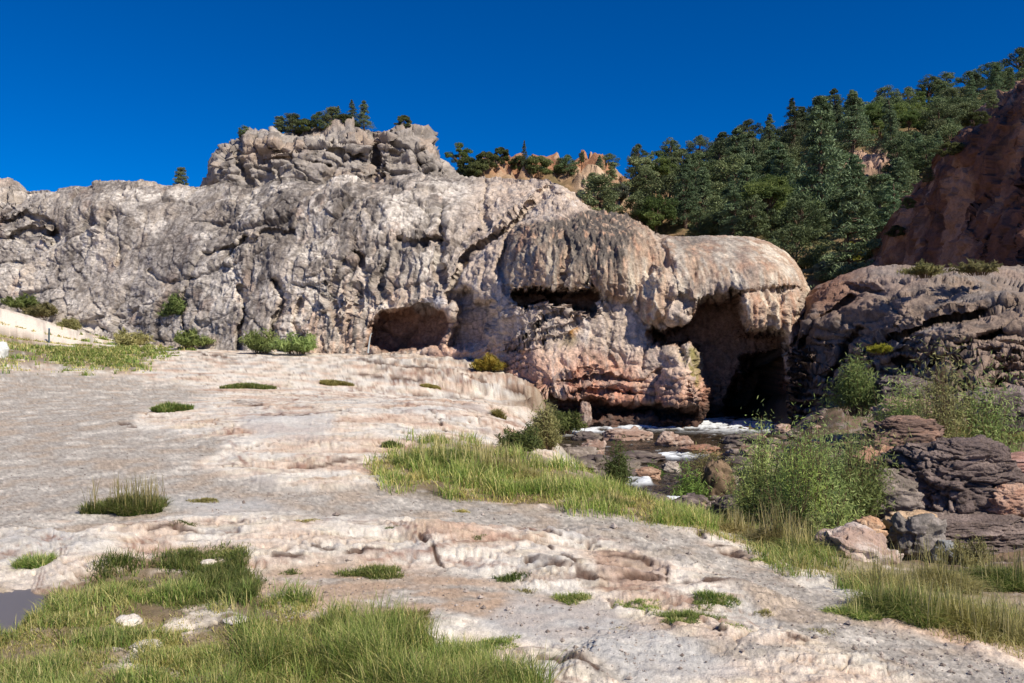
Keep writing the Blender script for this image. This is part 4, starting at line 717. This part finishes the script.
grass_mass('grass', [(368, 474), (392, 458), (430, 442), (520, 458), (590, 478), (660, 500), (730, 520), (700, 530), (640, 516), (560, 510), (450, 498), (385, 486)], 44000, .06, .26, (G_olive, G_green, G_green, G_green), 302, thresh=-.5)
grass_mass('grass', [(640, 508), (720, 520), (800, 545), (880, 585), (960, 600), (1040, 630), (1060, 660), (960, 640), (880, 610), (800, 580), (740, 548)], 26000, .06, .20, (G_straw, G_olive, G_green), 303, thresh=-.35)
grass_mass('grass', [(-200, 372), (-200, 335), (10, 335), (60, 340), (130, 345), (165, 352), (150, 362), (130, 372), (50, 366)], 22000, .10, .30, (G_straw, G_olive, G_green), 304, thresh=-.4, fscale=(.3, .3, 1))
grass_mass('grass', [(40, 352), (90, 344), (190, 347), (160, 354), (120, 356), (140, 366), (60, 364)], 14000, .10, .25, (G_green, G_green), 305, thresh=-.6, fscale=(.3, .3, 1))
tufts = [(130, 512, 78, 26, G_green, 1.2, .03, 'rounded green tuft with a few straw stalks on the pale flat, left side'), (170, 411, 46, 13, G_dark, 1, 0, 'dark green cushion tuft on bare rock left of the oval patch'), (247, 389, 56, 8, G_green, 1, 0, 'flat oval green patch on the pale rock nearest the cliff foot'),
 (334, 386, 36, 7, G_olive, 1, 0, 'thin olive patch on pale rock before the cliff, right of the oval one'), (391, 448, 22, 10, G_dark, 1, 0, 'small dark tuft on pale rock above the left tip of the long grass strip'), (498, 418, 14, 14, G_olive, 1, 0, 'narrow olive tuft in a crack of the pale rock hump'), (186, 524, 32, 5, G_dark, 1, 0, 'low dark patch on white rock just below right of the rounded tuft'),
 (205, 502, 34, 6, G_olive, 1, 0, 'sparse yellowish patch just right of the rounded tuft'), (36, 566, 46, 22, G_green, 1, 0, 'green tuft leaning beside the pale rock at far left, above the puddle'), (292, 574, 24, 8, G_dark, 1, 0, 'small dark tuft beside the reddish cracks left of the feathery patch'), (375, 575, 66, 16, G_green, 1, 0, 'feathery green patch in the middle of the pinkish foreground slab'),
 (307, 521, 30, 5, G_olive, 1, 0, 'thin green patch along the slab top edge, left of centre'), (390, 528, 16, 5, G_dark, 1, 0, 'tiny dark tuft on the slab edge below the long grass strip'), (462, 512, 16, 7, G_olive, 1, 0, 'tiny olive tuft on tan earth just below the long grass strip'), (478, 540, 16, 5, G_dark, 1, 0, 'tiny dark tuft among small pits on the centre slab'),
 (400, 620, 76, 16, G_olive, .8, 0, 'yellowish mossy patch on tan sand behind the tall foreground grass'), (510, 580, 36, 12, G_dark, 1, 0, 'dark tuft under the left end of the cracked slab lip'), (527, 591, 26, 7, G_olive, 1, 0, 'small olive tuft directly below the dark one at the slab lip'), (572, 600, 46, 13, G_green, 1, 0, 'green tuft trailing down in front of the brown broken ledge'),
 (640, 606, 60, 9, G_green, 1, 0, 'low green ribbon directly under the brown broken ledge'), (686, 618, 70, 13, G_green, 1, 0, 'widest green patch below the ledge, running toward the path'), (712, 602, 56, 13, G_dark, 1, 0, 'dark green patch tucked under the thin overhanging slab edge'), (765, 613, 22, 8, G_olive, 1, 0, 'small olive tuft at the right tip of the slab'),
 (738, 625, 40, 7, G_green, 1, 0, 'small green patch at the low right end of the ledge grass'), (822, 632, 44, 6, G_olive, 1, 0, 'sparse green streak beside the grey path'), (495, 645, 60, 12, G_green, 1, 0, 'green tuft on the tan hummock beside the tall foreground grass'), (765, 562, 30, 8, G_green, 1, 0, 'green tuft at the path edge below the willows'), (620, 628, 30, 5, G_olive, 1, 0, 'faint green patch on sand below the ledge'),
 (430, 388, 20, 5, G_olive, 1, 0, 'small olive patch on the pale rock in front of the cave'), (700, 470, 60, 30, G_olive, 1, 0, 'yellow green clump on the stony island in the river')]
for a, b, w_, h_, cs, dn, sw, lb in tufts: tag(tuft(a, b, w_, h_, cs, dn, straw=sw), lb, 'grass tuft')
tuss = [(905, 612, 90, 60, G_green, .06, 'big green tussock beside the path, drooping over its edge'), (960, 625, 90, 52, G_olive, .10, 'yellowing tussock right of the big drooping one by the path'), (1010, 640, 80, 50, G_straw, .12, 'straw coloured tussock in the lower right corner'), (1000, 585, 80, 46, G_green, .06, 'bright green tussock at the right edge above the straw one'), (880, 590, 60, 54, G_straw, .2, 'tall straw stalks standing in front of the boulder'),
 (940, 590, 60, 60, G_straw, .2, 'pale feathery straw grass beside the layered rock foot'), (860, 615, 60, 26, G_green, .03, 'low green tussock at the left end of the bank grass'), (800, 555, 50, 46, G_green, .1, 'green tussock at the foot of the willows near the path'), (775, 545, 40, 52, G_straw, .15, 'straw topped tussock under the willows, left side'), (740, 535, 40, 30, G_straw, .1, 'short dry tussock on the bank left of the willows'),
 (840, 520, 60, 44, G_green, .1, 'bright green tussock behind the pale boulder'), (880, 500, 50, 40, G_olive, .1, 'olive tussock left of the layered rock'), (960, 440, 40, 26, G_straw, .2, 'dry pale tussock on top of the bank behind the layered rock'), (1005, 440, 50, 24, G_olive, .1, 'olive tussock at right edge behind the layered rock'), (1010, 545, 50, 30, G_green, .1, 'green tussock right of the layered rock'),
 (450, 462, 90, 34, G_green, .12, 'tall green tussock at the left end of the long grass strip'), (500, 475, 70, 32, G_straw, .15, 'tall straw tussock in the middle of the long grass strip'), (560, 492, 60, 24, G_green, .1, 'green tussock near the right end of the long grass strip'), (612, 505, 40, 16, G_green, .1, 'small green tussock where the long strip thins by the river')]
for a, b, w_, h_, cs, sw, lb in tuss: tag(tuft(a, b, w_, h_ * (.62 if a > 640 else .7), cs, 1.2, 'grass_tussock', 1.25, straw=sw * .35, asp=.8), lb, 'grass')
# leafy shrubs: many upright stems, each with its leaves
def leafy(name, px, py, wpx, hpx, Y, c1, c2, seed, ns=60, nl=55, ls=.03, asp=.35, spread=.5, label=None, z=None, stemc=(116, 96, 74)):
    x0 = (px - CX) / F * Y; z0 = float(gh(x0, Y)[0]) if z is None else z; top = EYE - (py - hpx - CY) / F * Y; zb = min(z0, EYE - (py - CY) / F * Y + .3) if z is None else z
    H = top - zb; W = wpx / F * Y; rg = np.random.default_rng(seed); tubes = []; cen = []; tt = []
    for i in range(ns):
        a = rg.uniform(0, 6.28); r = W * .5 * math.sqrt(rg.random()) * (1 + .25 * math.sin(3 * a + seed) + .15 * math.sin(5 * a)); h = H * rg.uniform(.45, 1.05) * (1 - .35 * (r / (W * .5))**2) * (.85 + .2 * math.sin(2 * a + seed * 2)); b0 = np.array([math.cos(a) * r * .35, math.sin(a) * r * .35, 0]); e = np.array([math.cos(a) * r, math.sin(a) * r, h]); md = (b0 + e) / 2 + [0, 0, .12 * H] + rg.normal(size=3) * .03 * H
        tubes.append(tube([b0 - [0, 0, .1], md * .6 + b0 * .4 * 1, md, e], [.011, .009, .006, .003], 3)); t = rg.uniform(.18, 1.03, nl)[:, None]; p = b0 * (1 - t)**2 + 2 * md * t * (1 - t) + e * t * t; cen.append(p + rg.normal(size=(nl, 3)) * .045 * H * (.5 + t) * spread * 2); tt.append(np.full(nl, rg.random()))
    cen = np.concatenate(cen); tt = np.concatenate(tt); V, f = leaves(cen, np.full(len(cen), ls * Y / 9.), asp, rg, .5); col = np.repeat(mixc(np.tile(lin(c1), (len(cen), 1)), lin(c2), np.clip(tt * .7 + rg.random(len(cen)) * .4, 0, 1)), 4, 0)
    root = empty(name, (x0, Y, zb)); mesh('foliage', V, f, M_leaf, col, root, smooth=False); TV, TF = join(tubes); mesh('stems', TV, TF, M_bark, np.tile(lin(stemc), (len(TV), 1)), root)
    return tag(root, label, 'shrub')
gg = ((122, 146, 74), (180, 194, 116)); br = ((100, 132, 52), (150, 174, 86)); dk = ((84, 102, 52), (132, 144, 80)); ol = ((124, 126, 76), (170, 164, 108))
sh = [(795, 470, 34, 66, 10.6, br, 80, 'slim bright green leafy willow standing before the arch'), (765, 505, 60, 76, 10.2, gg, 90, 'grey green willow at the left end of the willow thicket'), (815, 530, 80, 118, 9.6, gg, 120, 'largest feathery grey green willow, in the middle of the thicket'), (858, 520, 66, 92, 10.0, gg, 100, 'grey green willow at the right end of the thicket'), (785, 540, 60, 70, 8.8, dk, 80, 'dense green willow low in front of the thicket'),
 (760, 455, 50, 44, 13.5, gg, 80, 'pale willow behind the thicket nearest the rapids'), (842, 470, 80, 66, 12.5, ((124, 144, 80), (182, 192, 120)), 110, 'broad pale green willow behind the pinkish grey boulders, right of the slim one'), (888, 470, 50, 50, 12.8, ol, 70, 'olive willow between the thicket and the layered block'), (800, 500, 60, 70, 9.2, ((116, 146, 62), (172, 190, 100)), 90, 'fresh green willow at the front centre of the thicket'), (1010, 470, 60, 50, 12.5, gg, 70, 'leafy shrub behind the layered block at the right edge'), (968, 575, 50, 40, 8.0, ol, 50, 'thin olive shrub in front of the layered block'), (835, 545, 60, 60, 8.4, gg, 80, 'low leafy willow behind the pale boulder'), (940, 430, 70, 98, 15, ol, 150, 'tall wispy olive shrub against the dark ledge at right'), (985, 430, 60, 76, 15, gg, 130, 'wispy shrub at the right edge before the dark ledge'), (905, 430, 50, 60, 16, gg, 110, 'small airy shrub left of the tall wispy one'), (858, 412, 50, 62, 20, dk, 70, 'green shrub growing on the dark ledge beside the arch'), (885, 425, 50, 40, 16, gg, 60, 'low grey green shrub below the ledge'),
 (618, 482, 26, 46, 17.5, dk, 50, 'small upright green shrub on a river stone'), (545, 470, 28, 70, 12.5, ol, 70, 'narrow olive shrub against the pale rock lip at the river'), (520, 470, 44, 46, 11.5, dk, 80, 'rounded dark green shrub in front of the rock lip'), (690, 492, 34, 26, 16.5, br, 50, 'low bright green clump among the river boulders'), (655, 478, 24, 20, 19, br, 40, 'small yellow green clump behind the pinkish river stone'), (712, 476, 44, 36, 17.5, ol, 60, 'yellow olive clump beside the dark standing boulder'),
 (565, 432, 36, 24, 27, dk, 50, 'low dark shrub at the waterline under the dam'), (488, 374, 34, 20, 27, ((112, 116, 40), (176, 150, 52)), 60, 'yellow green bush with an orange tip at the ledge end'), (262, 352, 40, 22, 38, gg, 70, 'left one of two low bushes at the cliff foot'), (298, 352, 46, 20, 37, gg, 70, 'right one of two low bushes at the cliff foot'), (176, 318, 26, 26, 45, dk, 50, 'small bush on the lower cliff face above the meadow'), (130, 346, 34, 16, 44, ol, 60, 'olive bush at the cliff foot behind the meadow'), (190, 346, 36, 16, 42, dk, 60, 'dark bush at the cliff foot right of the meadow'),
 (70, 330, 20, 12, 46, ol, 40, 'small bush at the foot of the white sandy slope'), (22, 308, 30, 14, 48, dk, 50, 'green bush at the top of the white sandy slope'), (40, 316, 30, 14, 48, ol, 50, 'olive bush beside the upper white sandy slope'), (880, 352, 20, 8, 23.5, ((150, 150, 40), (190, 184, 60)), 40, 'small yellow cushion plant on the dark ledge'), (925, 275, 40, 14, 25, ol, 40, 'dry low brush on top of the dark ledge'), (980, 272, 50, 12, 25, ol, 40, 'dry low brush at the red cliff foot near the right edge')]
for k, (a, b, w_, h_, Y, cc, ns, lb) in enumerate(sh):
    if a in (488,): Y = on(a, b).y
    far_ = Y > 22; z_ = (EYE - (b - CY) / F * Y) if far_ or (Y > 18 and a > 850) or a in (858,) else None
    if a == 488: z_ = float(gh((a - CX) / F * Y, Y)[0])
    leafy('willow' if 'willow' in lb else 'shrub', a, b, w_, h_, Y, *cc, 500 + k, int(ns * 1.2), 60 if not far_ else 45, .030 if not far_ else .034, label=lb, z=z_)
# ================================================================ boulders
def boulder(name, loc, sx, sy, sz, seed, c1, c2, n=70, bed=0.0, rz=0, rough=1.0, fl=.5, mat=None):
    th = np.linspace(0, math.pi, n); ph = np.linspace(0, 2 * math.pi, int(n * 1.5), endpoint=False); T_, P_ = np.meshgrid(th, ph, indexing='ij'); D = np.stack([np.sin(T_) * np.cos(P_), np.sin(T_) * np.sin(P_), np.cos(T_)], 2).reshape(-1, 3)
    Q = D + seed * 3.3; a, e = facet(Q + .2 * fbm(Q, (1.5,) * 3, 3, seed)[:, None], (.95, .95, 1.2), seed % 17, 1.2, .4); a2, e2 = facet(Q, (2.6, 2.6, 3.6), seed % 13 + 3)
    r = 1 + .36 * a * rough + .12 * a2 * rough + .16 * fbm(Q, (1, 1, 1), 3, seed) + .03 * fbm(Q, (7, 7, 7), 4, seed + 1, .65); V = np.sign(D) * np.abs(D)**(1 - .25 * fl) * r[:, None]
    if bed:
        z = V[:, 2] * 4.2 + 1.5 * fbm(Q, (1.6, 1.6, .8), 4, seed + 5) + .35 * V[:, 0] + .5 * fbm(Q, (5, 5, 2), 3, seed + 6); fr = z - np.floor(z); b3, e3 = facet(Q * [1, 1, 1] + .1 * fbm(Q, (2,) * 3, 2, 4)[:, None], (1.7, 1.7, 6.5), seed % 11 + 2, 1.0, .9); b4, e4 = facet(Q, (4, 4, 13), seed % 7 + 5, 1.0, .9)
        k = 1 + bed * (.13 * b3 + .06 * b4 - .07 * np.exp(-(e3 / .08)**2) - .10 * (np.abs(fr - .5) * 2)**6 + .05 * np.sin(np.floor(z) * 12.9898 + seed)); V[:, :2] *= k[:, None]; V[:, 2] *= 1 + .3 * (k - 1)
    V = V * [sx / 2, sy / 2, sz / 2]; V[:, 2] += sz * .22
    m = len(ph); i, j = np.meshgrid(np.arange(n - 1), np.arange(m), indexing='ij'); Fc = np.stack([i * m + j, (i + 1) * m + j, (i + 1) * m + (j + 1) % m, i * m + (j + 1) % m], 2).reshape(-1, 4)
    g = fbm(Q, (1.4,) * 3, 4, seed + 2); g2 = fbm(Q, (5, 5, 5), 4, seed + 3, .6); c = mixc(np.tile(lin(c1), (len(V), 1)), lin(c2), ss(-.2, .35, g + .5 * g2)); c = mixc(c, lin(c1) * .55, ss(.15, .5, g2) * .5)
    if bed: c = mixc(c, lin((96, 84, 82)), (np.abs(fr - .5) * 2)**4 * .5)
    o = mesh(name, V, Fc, mat or M_stone, c); o.location = loc; o.rotation_euler = (0, 0, rz); return o
def bat(px, py, Y, wpx, hpx, seed, c1, c2, label, dep=.8, **k):
    w_ = wpx / F * Y; h = hpx / F * Y; v = pt(px, py, Y); o = boulder(k.pop('name', 'boulder'), v, w_ / 1.05, w_ * dep, h * 1.35, seed, c1, c2, **k); return tag(o, label, k.get('cat', 'boulder'))
pk1, pk2 = (150, 124, 110), (184, 164, 150); gr1, gr2 = (124, 114, 104), (156, 144, 134); dk1, dk2 = (92, 82, 80), (128, 116, 112); or1, or2 = (148, 118, 100), (176, 148, 128)
bat(853, 574, 6.9, 76, 46, 3, (172, 148, 134), (196, 182, 172), 'pale pinkish grey boulder at the bank edge, biggest near the path', .8, n=120)
bat(868, 536, 7.4, 28, 20, 8, (190, 152, 120), (206, 176, 146), 'small tan stone sitting behind the pale boulder', n=60)
bat(816, 570, 7.1, 34, 24, 12, (142, 104, 92), (176, 132, 116), 'small reddish boulder left of the pale one with a dark gap below', n=60)
bat(876, 582, 6.7, 26, 8, 19, (186, 142, 116), (204, 164, 140), 'flat tan stone at the foot of the pale boulder', n=50)
bat(955, 520, 10.6, 150, 84, 23, (116, 102, 97), (146, 130, 122), 'large dark layered rock block on the right bank', .7, n=200, bed=1.0, rough=.5, fl=1.0, mat=M_dark, name='layered_rock')
bat(955, 556, 9.8, 170, 40, 24, (122, 108, 102), (150, 134, 126), 'lower tilted layers below the large layered block', .5, n=160, bed=.8, rough=.6, fl=1, mat=M_dark, name='layered_rock')
bat(985, 478, 11.6, 150, 26, 25, (160, 124, 112), (188, 156, 146), 'flat pinkish slab on top behind the layered block', .5, n=110, bed=.5, rough=.4, fl=1, name='rock_slab')
bat(905, 445, 14, 70, 28, 27, (112, 92, 82), (150, 120, 104), 'brown layered rock hump left above the pinkish slab', .6, n=100, bed=.9, rough=.6, fl=.8, name='layered_rock')
bat(876, 478, 11.6, 56, 34, 29, (156, 118, 98), (180, 146, 124), 'orange brown boulder left of the layered block', .6, n=90)
bat(890, 505, 10.2, 60, 34, 31, gr1, gr2, 'grey rough boulder below the orange brown one', .6, n=90, bed=.4)
bat(918, 546, 9.0, 52, 32, 33, (120, 114, 108), (152, 144, 138), 'grey rounded boulder under the layered block', .7, n=80)
bat(912, 530, 9.2, 50, 18, 35, (190, 160, 128), (206, 180, 150), 'flat tan stone lying above the grey rounded boulder', .6, n=60)
bat(950, 562, 8.7, 34, 18, 36, (138, 140, 142), (170, 172, 172), 'small pale grey stone right of the grey rounded one', .7, n=60)
bat(1010, 508, 10.0, 50, 24, 37, (170, 132, 112), (188, 156, 136), 'pinkish orange slab at the right end of the layered block', .6, n=70, bed=.6)
bat(900, 400, 19.5, 50, 26, 41, dk1, dk2, 'dark striped boulder below the ledge among shrubs', .6, n=80, bed=.8, mat=M_dark)
bat(905, 424, 18.5, 60, 26, 43, (140, 112, 102), (166, 140, 128), 'brown block below the striped boulder on the bank', .6, n=80, bed=.7)
bat(1000, 420, 17, 60, 34, 45, dk1, (150, 136, 132), 'grey block at the right edge below the ledge', .6, n=80, bed=.5, mat=M_dark)
# stones in the river
rs = [(625, 440, 46, 12, pk1, pk2, 'long brownish stone in midstream, left of the pair'), (668, 446, 26, 14, pk1, pk2, 'pinkish stone of the midstream pair, left one'), (682, 446, 20, 10, pk1, pk2, 'pinkish stone of the midstream pair, right one'), (592, 456, 26, 16, pk1, pk2, 'leaning pink slab stone near the left bank'), (598, 476, 90, 20, dk1, gr1, 'wide dark boulder on the left side of the rapids'),
 (575, 470, 44, 22, gr1, gr2, 'grey boulder at the left edge of the rapids'), (648, 480, 30, 12, or1, or2, 'orange pink stone in front of the green clump'), (672, 472, 18, 9, gr2, (190, 180, 170), 'pale flat stone in mid channel'), (718, 496, 32, 34, (92, 78, 60), (140, 118, 96), 'tall brown standing boulder right of the channel'), (728, 486, 22, 12, gr1, gr2, 'grey stone cap beside the standing boulder'),
 (690, 512, 44, 18, dk1, dk2, 'dark boulder in the near channel, left one'), (735, 518, 50, 22, dk1, gr1, 'dark boulder in the near channel, right one'), (720, 508, 24, 8, gr2, pk2, 'pale stone between the two near dark boulders'), (655, 508, 34, 14, dk1, dk2, 'small dark boulder by the near bank'), (700, 455, 40, 10, (150, 112, 92), pk1, 'brown stone under the far right rapids'), (640, 462, 50, 10, dk1, gr1, 'dark flat stone in mid rapids'),
 (585, 440, 30, 8, dk1, gr1, 'dark low stone at the far left waterline'), (586, 418, 12, 16, pk1, pk2, 'thin pink slab leaning at the foot of the dam'), (745, 445, 40, 12, dk1, gr1, 'dark stone at the right far bank'), (750, 462, 44, 16, (130, 104, 90), gr2, 'brown boulder on the right bank before the willows'), (706, 482, 30, 12, gr1, gr2, 'grey stone behind the standing boulder'), (560, 486, 40, 12, dk1, gr1, 'dark stone at the left bank under the grass')]
for k, (a, b, w_, h_, c1, c2, lb) in enumerate(rs):
    Y = (EYE - WATER) / (b - CY) * F if b > 425 else 28.5; bat(a, b, Y, w_, h_, 60 + k, c1, c2, lb, .7, n=56, bed=.3 * (k % 2))
# loose stones along the banks: one kind, shared shapes
shapes = [boulder('boulder', (0, 0, 0), 1, .8, .6, 90 + i, *((gr1, gr2), (pk1, pk2), (dk1, gr1))[i % 3], n=34) for i in range(6)]; sb = random.Random(3); loose = []; tries = 0
while len(loose) < 120 and tries < 6000:
    tries += 1; Y = sb.uniform(10, 29); x = sb.uniform(.5, 13); dd = float(plan_base(np.array([x]), np.array([Y]))[1][0])
    if not (-1.2 < dd < 1.6): continue
    px_ = CX + x / Y * F
    if not (550 < px_ < 1030) or any((x - a)**2 + (Y - b)**2 < (.3 + c)**2 for a, b, c in loose): continue
    s = sb.uniform(.18, .7) * (1 if dd < .8 else .8); z = float(gh(x, Y)[0]); z = max(z, WATER - .1); loose.append((x, Y, s * .5)); i = len(loose) - 1
    o = shapes[i] if i < 6 else shapes[i % 6].copy()
    if i >= 6: COL.objects.link(o)
    o.location = (x, Y, z); o.scale = (s, s * sb.uniform(.7, 1.1), s * sb.uniform(.6, 1.1)); o.rotation_euler = (0, 0, sb.uniform(0, 6.28)); tone = ('grey', 'pinkish', 'dark')[(i % 6) % 3]
    side = 'in the channel' if dd < 0 else ('on the near bank' if x < np.interp(Y, [14, 20, 28], [3, 3.5, 5.3]) or Y < 12.5 else 'on the far bank'); where = 'below the willows' if Y < 14 else ('in the middle reach' if Y < 20 else 'near the arch')
    o['_k'] = f"{'large' if s > .5 else 'small' if s < .32 else 'mid sized'} {tone} stone {side} {where}"; o['category'] = 'stone'; o['group'] = 'loose stones along the river'
def ordinal(n): return f"{n}{'th' if 10 < n % 100 < 14 else {1: 'st', 2: 'nd', 3: 'rd'}.get(n % 10, 'th')}"
def number(objs):
    """tell look-alikes apart by their order from the left"""
    by = {}
    for o in objs: by.setdefault(o['_k'], []).append(o)
    for k, l in by.items():
        l.sort(key=lambda o: o.location.x / o.location.y)
        for i, o in enumerate(l): o['label'] = k if len(l) == 1 else f"{k}, {ordinal(i + 1)} from left"
    for o in objs: del o['_k']
number([o for o in COL.objects if '_k' in o.keys()])
# pebbles scattered on the open ground
prg = np.random.default_rng(77); n = 2600; msk = (grv > .5) & (gpy < 700) & (gp > -20) & (gp < 1044) & (gpy > 372); idx = np.nonzero(msk)[0]; s = prg.choice(idx, n); oc_ = np.array([(1, 0, 0), (-1, 0, 0), (0, 1, 0), (0, -1, 0), (0, 0, .7), (0, 0, -.7)]); of = np.array([(0, 2, 4), (2, 1, 4), (1, 3, 4), (3, 0, 4), (2, 0, 5), (1, 2, 5), (3, 1, 5), (0, 3, 5)])
r = .006 * prg.lognormal(0, .5, n); cen = np.stack([gx[s], gy[s], gz[s] + r * .3], 1); V = cen[:, None] + (oc_[None] * prg.uniform(.6, 1.3, (n, 6, 1))) * r[:, None, None]; Fp = (np.arange(n)[:, None, None] * 6 + of[None]).reshape(-1, 3)
tag(mesh('gravel', V.reshape(-1, 3), Fp, M_stone, np.repeat(mixc(np.tile(lin((120, 108, 100)), (n, 1)), lin((196, 184, 174)), prg.random(n)), 6, 0), smooth=False), kind='stuff')
# white stones in the foreground turf
for k, (a, b, w_, h_, lb) in enumerate(((128, 622, 26, 12, 'white stone in the foreground turf, upper one of two'), (146, 650, 30, 14, 'white stone in the foreground turf, lower one of two'), (236, 622, 24, 7, 'flat white stone in the turf right of the pair'), (208, 566, 16, 9, 'small white stone at the upper edge of the turf'))):
    v = on(a, b); tag(boulder('boulder', v - Vector((0, 0, .01)), w_ / F * v.y, w_ / F * v.y * .8, h_ / F * v.y * .9, 130 + k, (214, 204, 192), (228, 220, 210), n=44, rough=.45), lb, 'stone')
v = pt(-4, 358, 32); tag(boulder('boulder', v, .9, .8, .95, 140, (222, 222, 218), (206, 210, 208), n=50, rough=.3), 'smooth whitish boulder cut by the left edge of the picture', 'boulder')
# thin dark marker post before the sandy slope
v = on(49, 344); root = empty('marker_post', v); h = 15 / F * v.y; V_, F_ = tube([(0, 0, -.2), (0, 0, h * .5), (.01, 0, h * .92)], [.045, .045, .042], 10); mesh('post', V_, F_, mat_flat('dark_post', (.05, .09, .11)), None, root)
V_, F_ = tube([(.01, 0, h * .92), (.01, 0, h * .96), (.01, 0, h)], [.06, .05, .005], 10); mesh('cap', V_, F_, mat_flat('post_cap', (.10, .22, .30)), None, root); tag(root, 'thin dark blue marker post standing before the white sandy slope', 'post')
# shallow puddle at the lower left
Yp = np.linspace(3.6, 6.4, 120); Xp = np.linspace(-4.4, -2.2, 120); X, Yy = np.meshgrid(Xp, Yp); zc = pud_z - .012; Pq = psdf((X / Yy * F + CX).ravel(), (CY + (EYE - zc) / Yy * F).ravel(), pud_poly)
M_pud = mat_flat('puddle', (.15, .13, .11), .3); Fq = grid_faces(120, 120); tag(submesh('water', np.stack([X.ravel(), Yy.ravel(), np.full(X.size, zc)], 1), Fq, Pq[Fq].max(1) < 6, M_pud, np.ones((X.size, 3))), kind='structure')
# little fall at the left of the cave
Vw = []; 
for i in range(14):
    f = i / 13; c0 = pt(372 - 4 * f**.5, 333 + 20 * f, 36.6 - .15 * f)
    for a in np.linspace(0, 6.28, 9)[:-1]: Vw.append((c0.x + math.cos(a) * (.025 + .02 * f), c0.y + math.sin(a) * .03, c0.z))
tag(mesh('waterfall', Vw, [(i * 8 + k, i * 8 + (k + 1) % 8, (i + 1) * 8 + (k + 1) % 8, (i + 1) * 8 + k) for i in range(13) for k in range(8)], mat_flat('falling_water', (.42, .46, .45), .25)), 'thin pale trickle of water falling at the left side of the low cave', 'waterfall')
# ---- tree names and labels
kn = {'pinyon': ('dark rounded pinyon', 'tree'), 'juniper': ('bushy juniper', 'tree'), 'fir': ('pointed dark fir', 'tree'), 'round': ('leafy broad crowned tree', 'tree'), 'bush': ('low green bush', 'bush'), 'yellow': ('yellow green shrub', 'bush'), 'grey': ('grey green low bush', 'bush')}
for k, (o, kd, h) in enumerate(trees):
    px_, py_ = proj(o.location); nm, cat = kn[kd]; sz = '' if kd in ('bush', 'yellow', 'grey') else ('tall ' if h > 7 else 'small ' if h < 3.6 else '')
    if k >= len(hill_trees): w_ = 'on the edge of the red cliff' if px_ > 700 else 'on top of the crag' if px_ > 200 else 'alone on the long cliff skyline'; g_ = 'trees on the cliff tops'
    elif px_ < 600: w_ = 'on the skyline beside the orange outcrop'; g_ = 'trees around the orange outcrop'
    else:
        rg_ = np.interp(px_, [p[0] for p in RG], [p[1] for p in RG]); lo = 262; f = (py_ - rg_) / (lo - rg_); w_ = ('along the hill skyline' if f < .12 else 'high on the hillside' if f < .38 else 'halfway up the hillside' if f < .68 else 'at the hill foot'); w_ += ' left part' if px_ < 720 else ' above the arch' if px_ < 830 else ' by the red cliff'; g_ = 'trees on the wooded hillside'
    o['_k'] = sz + nm + ' ' + w_; o['category'] = cat; o['group'] = g_
    if 'H' in o.keys(): del o['H']
number([o for o in COL.objects if '_k' in o.keys()])
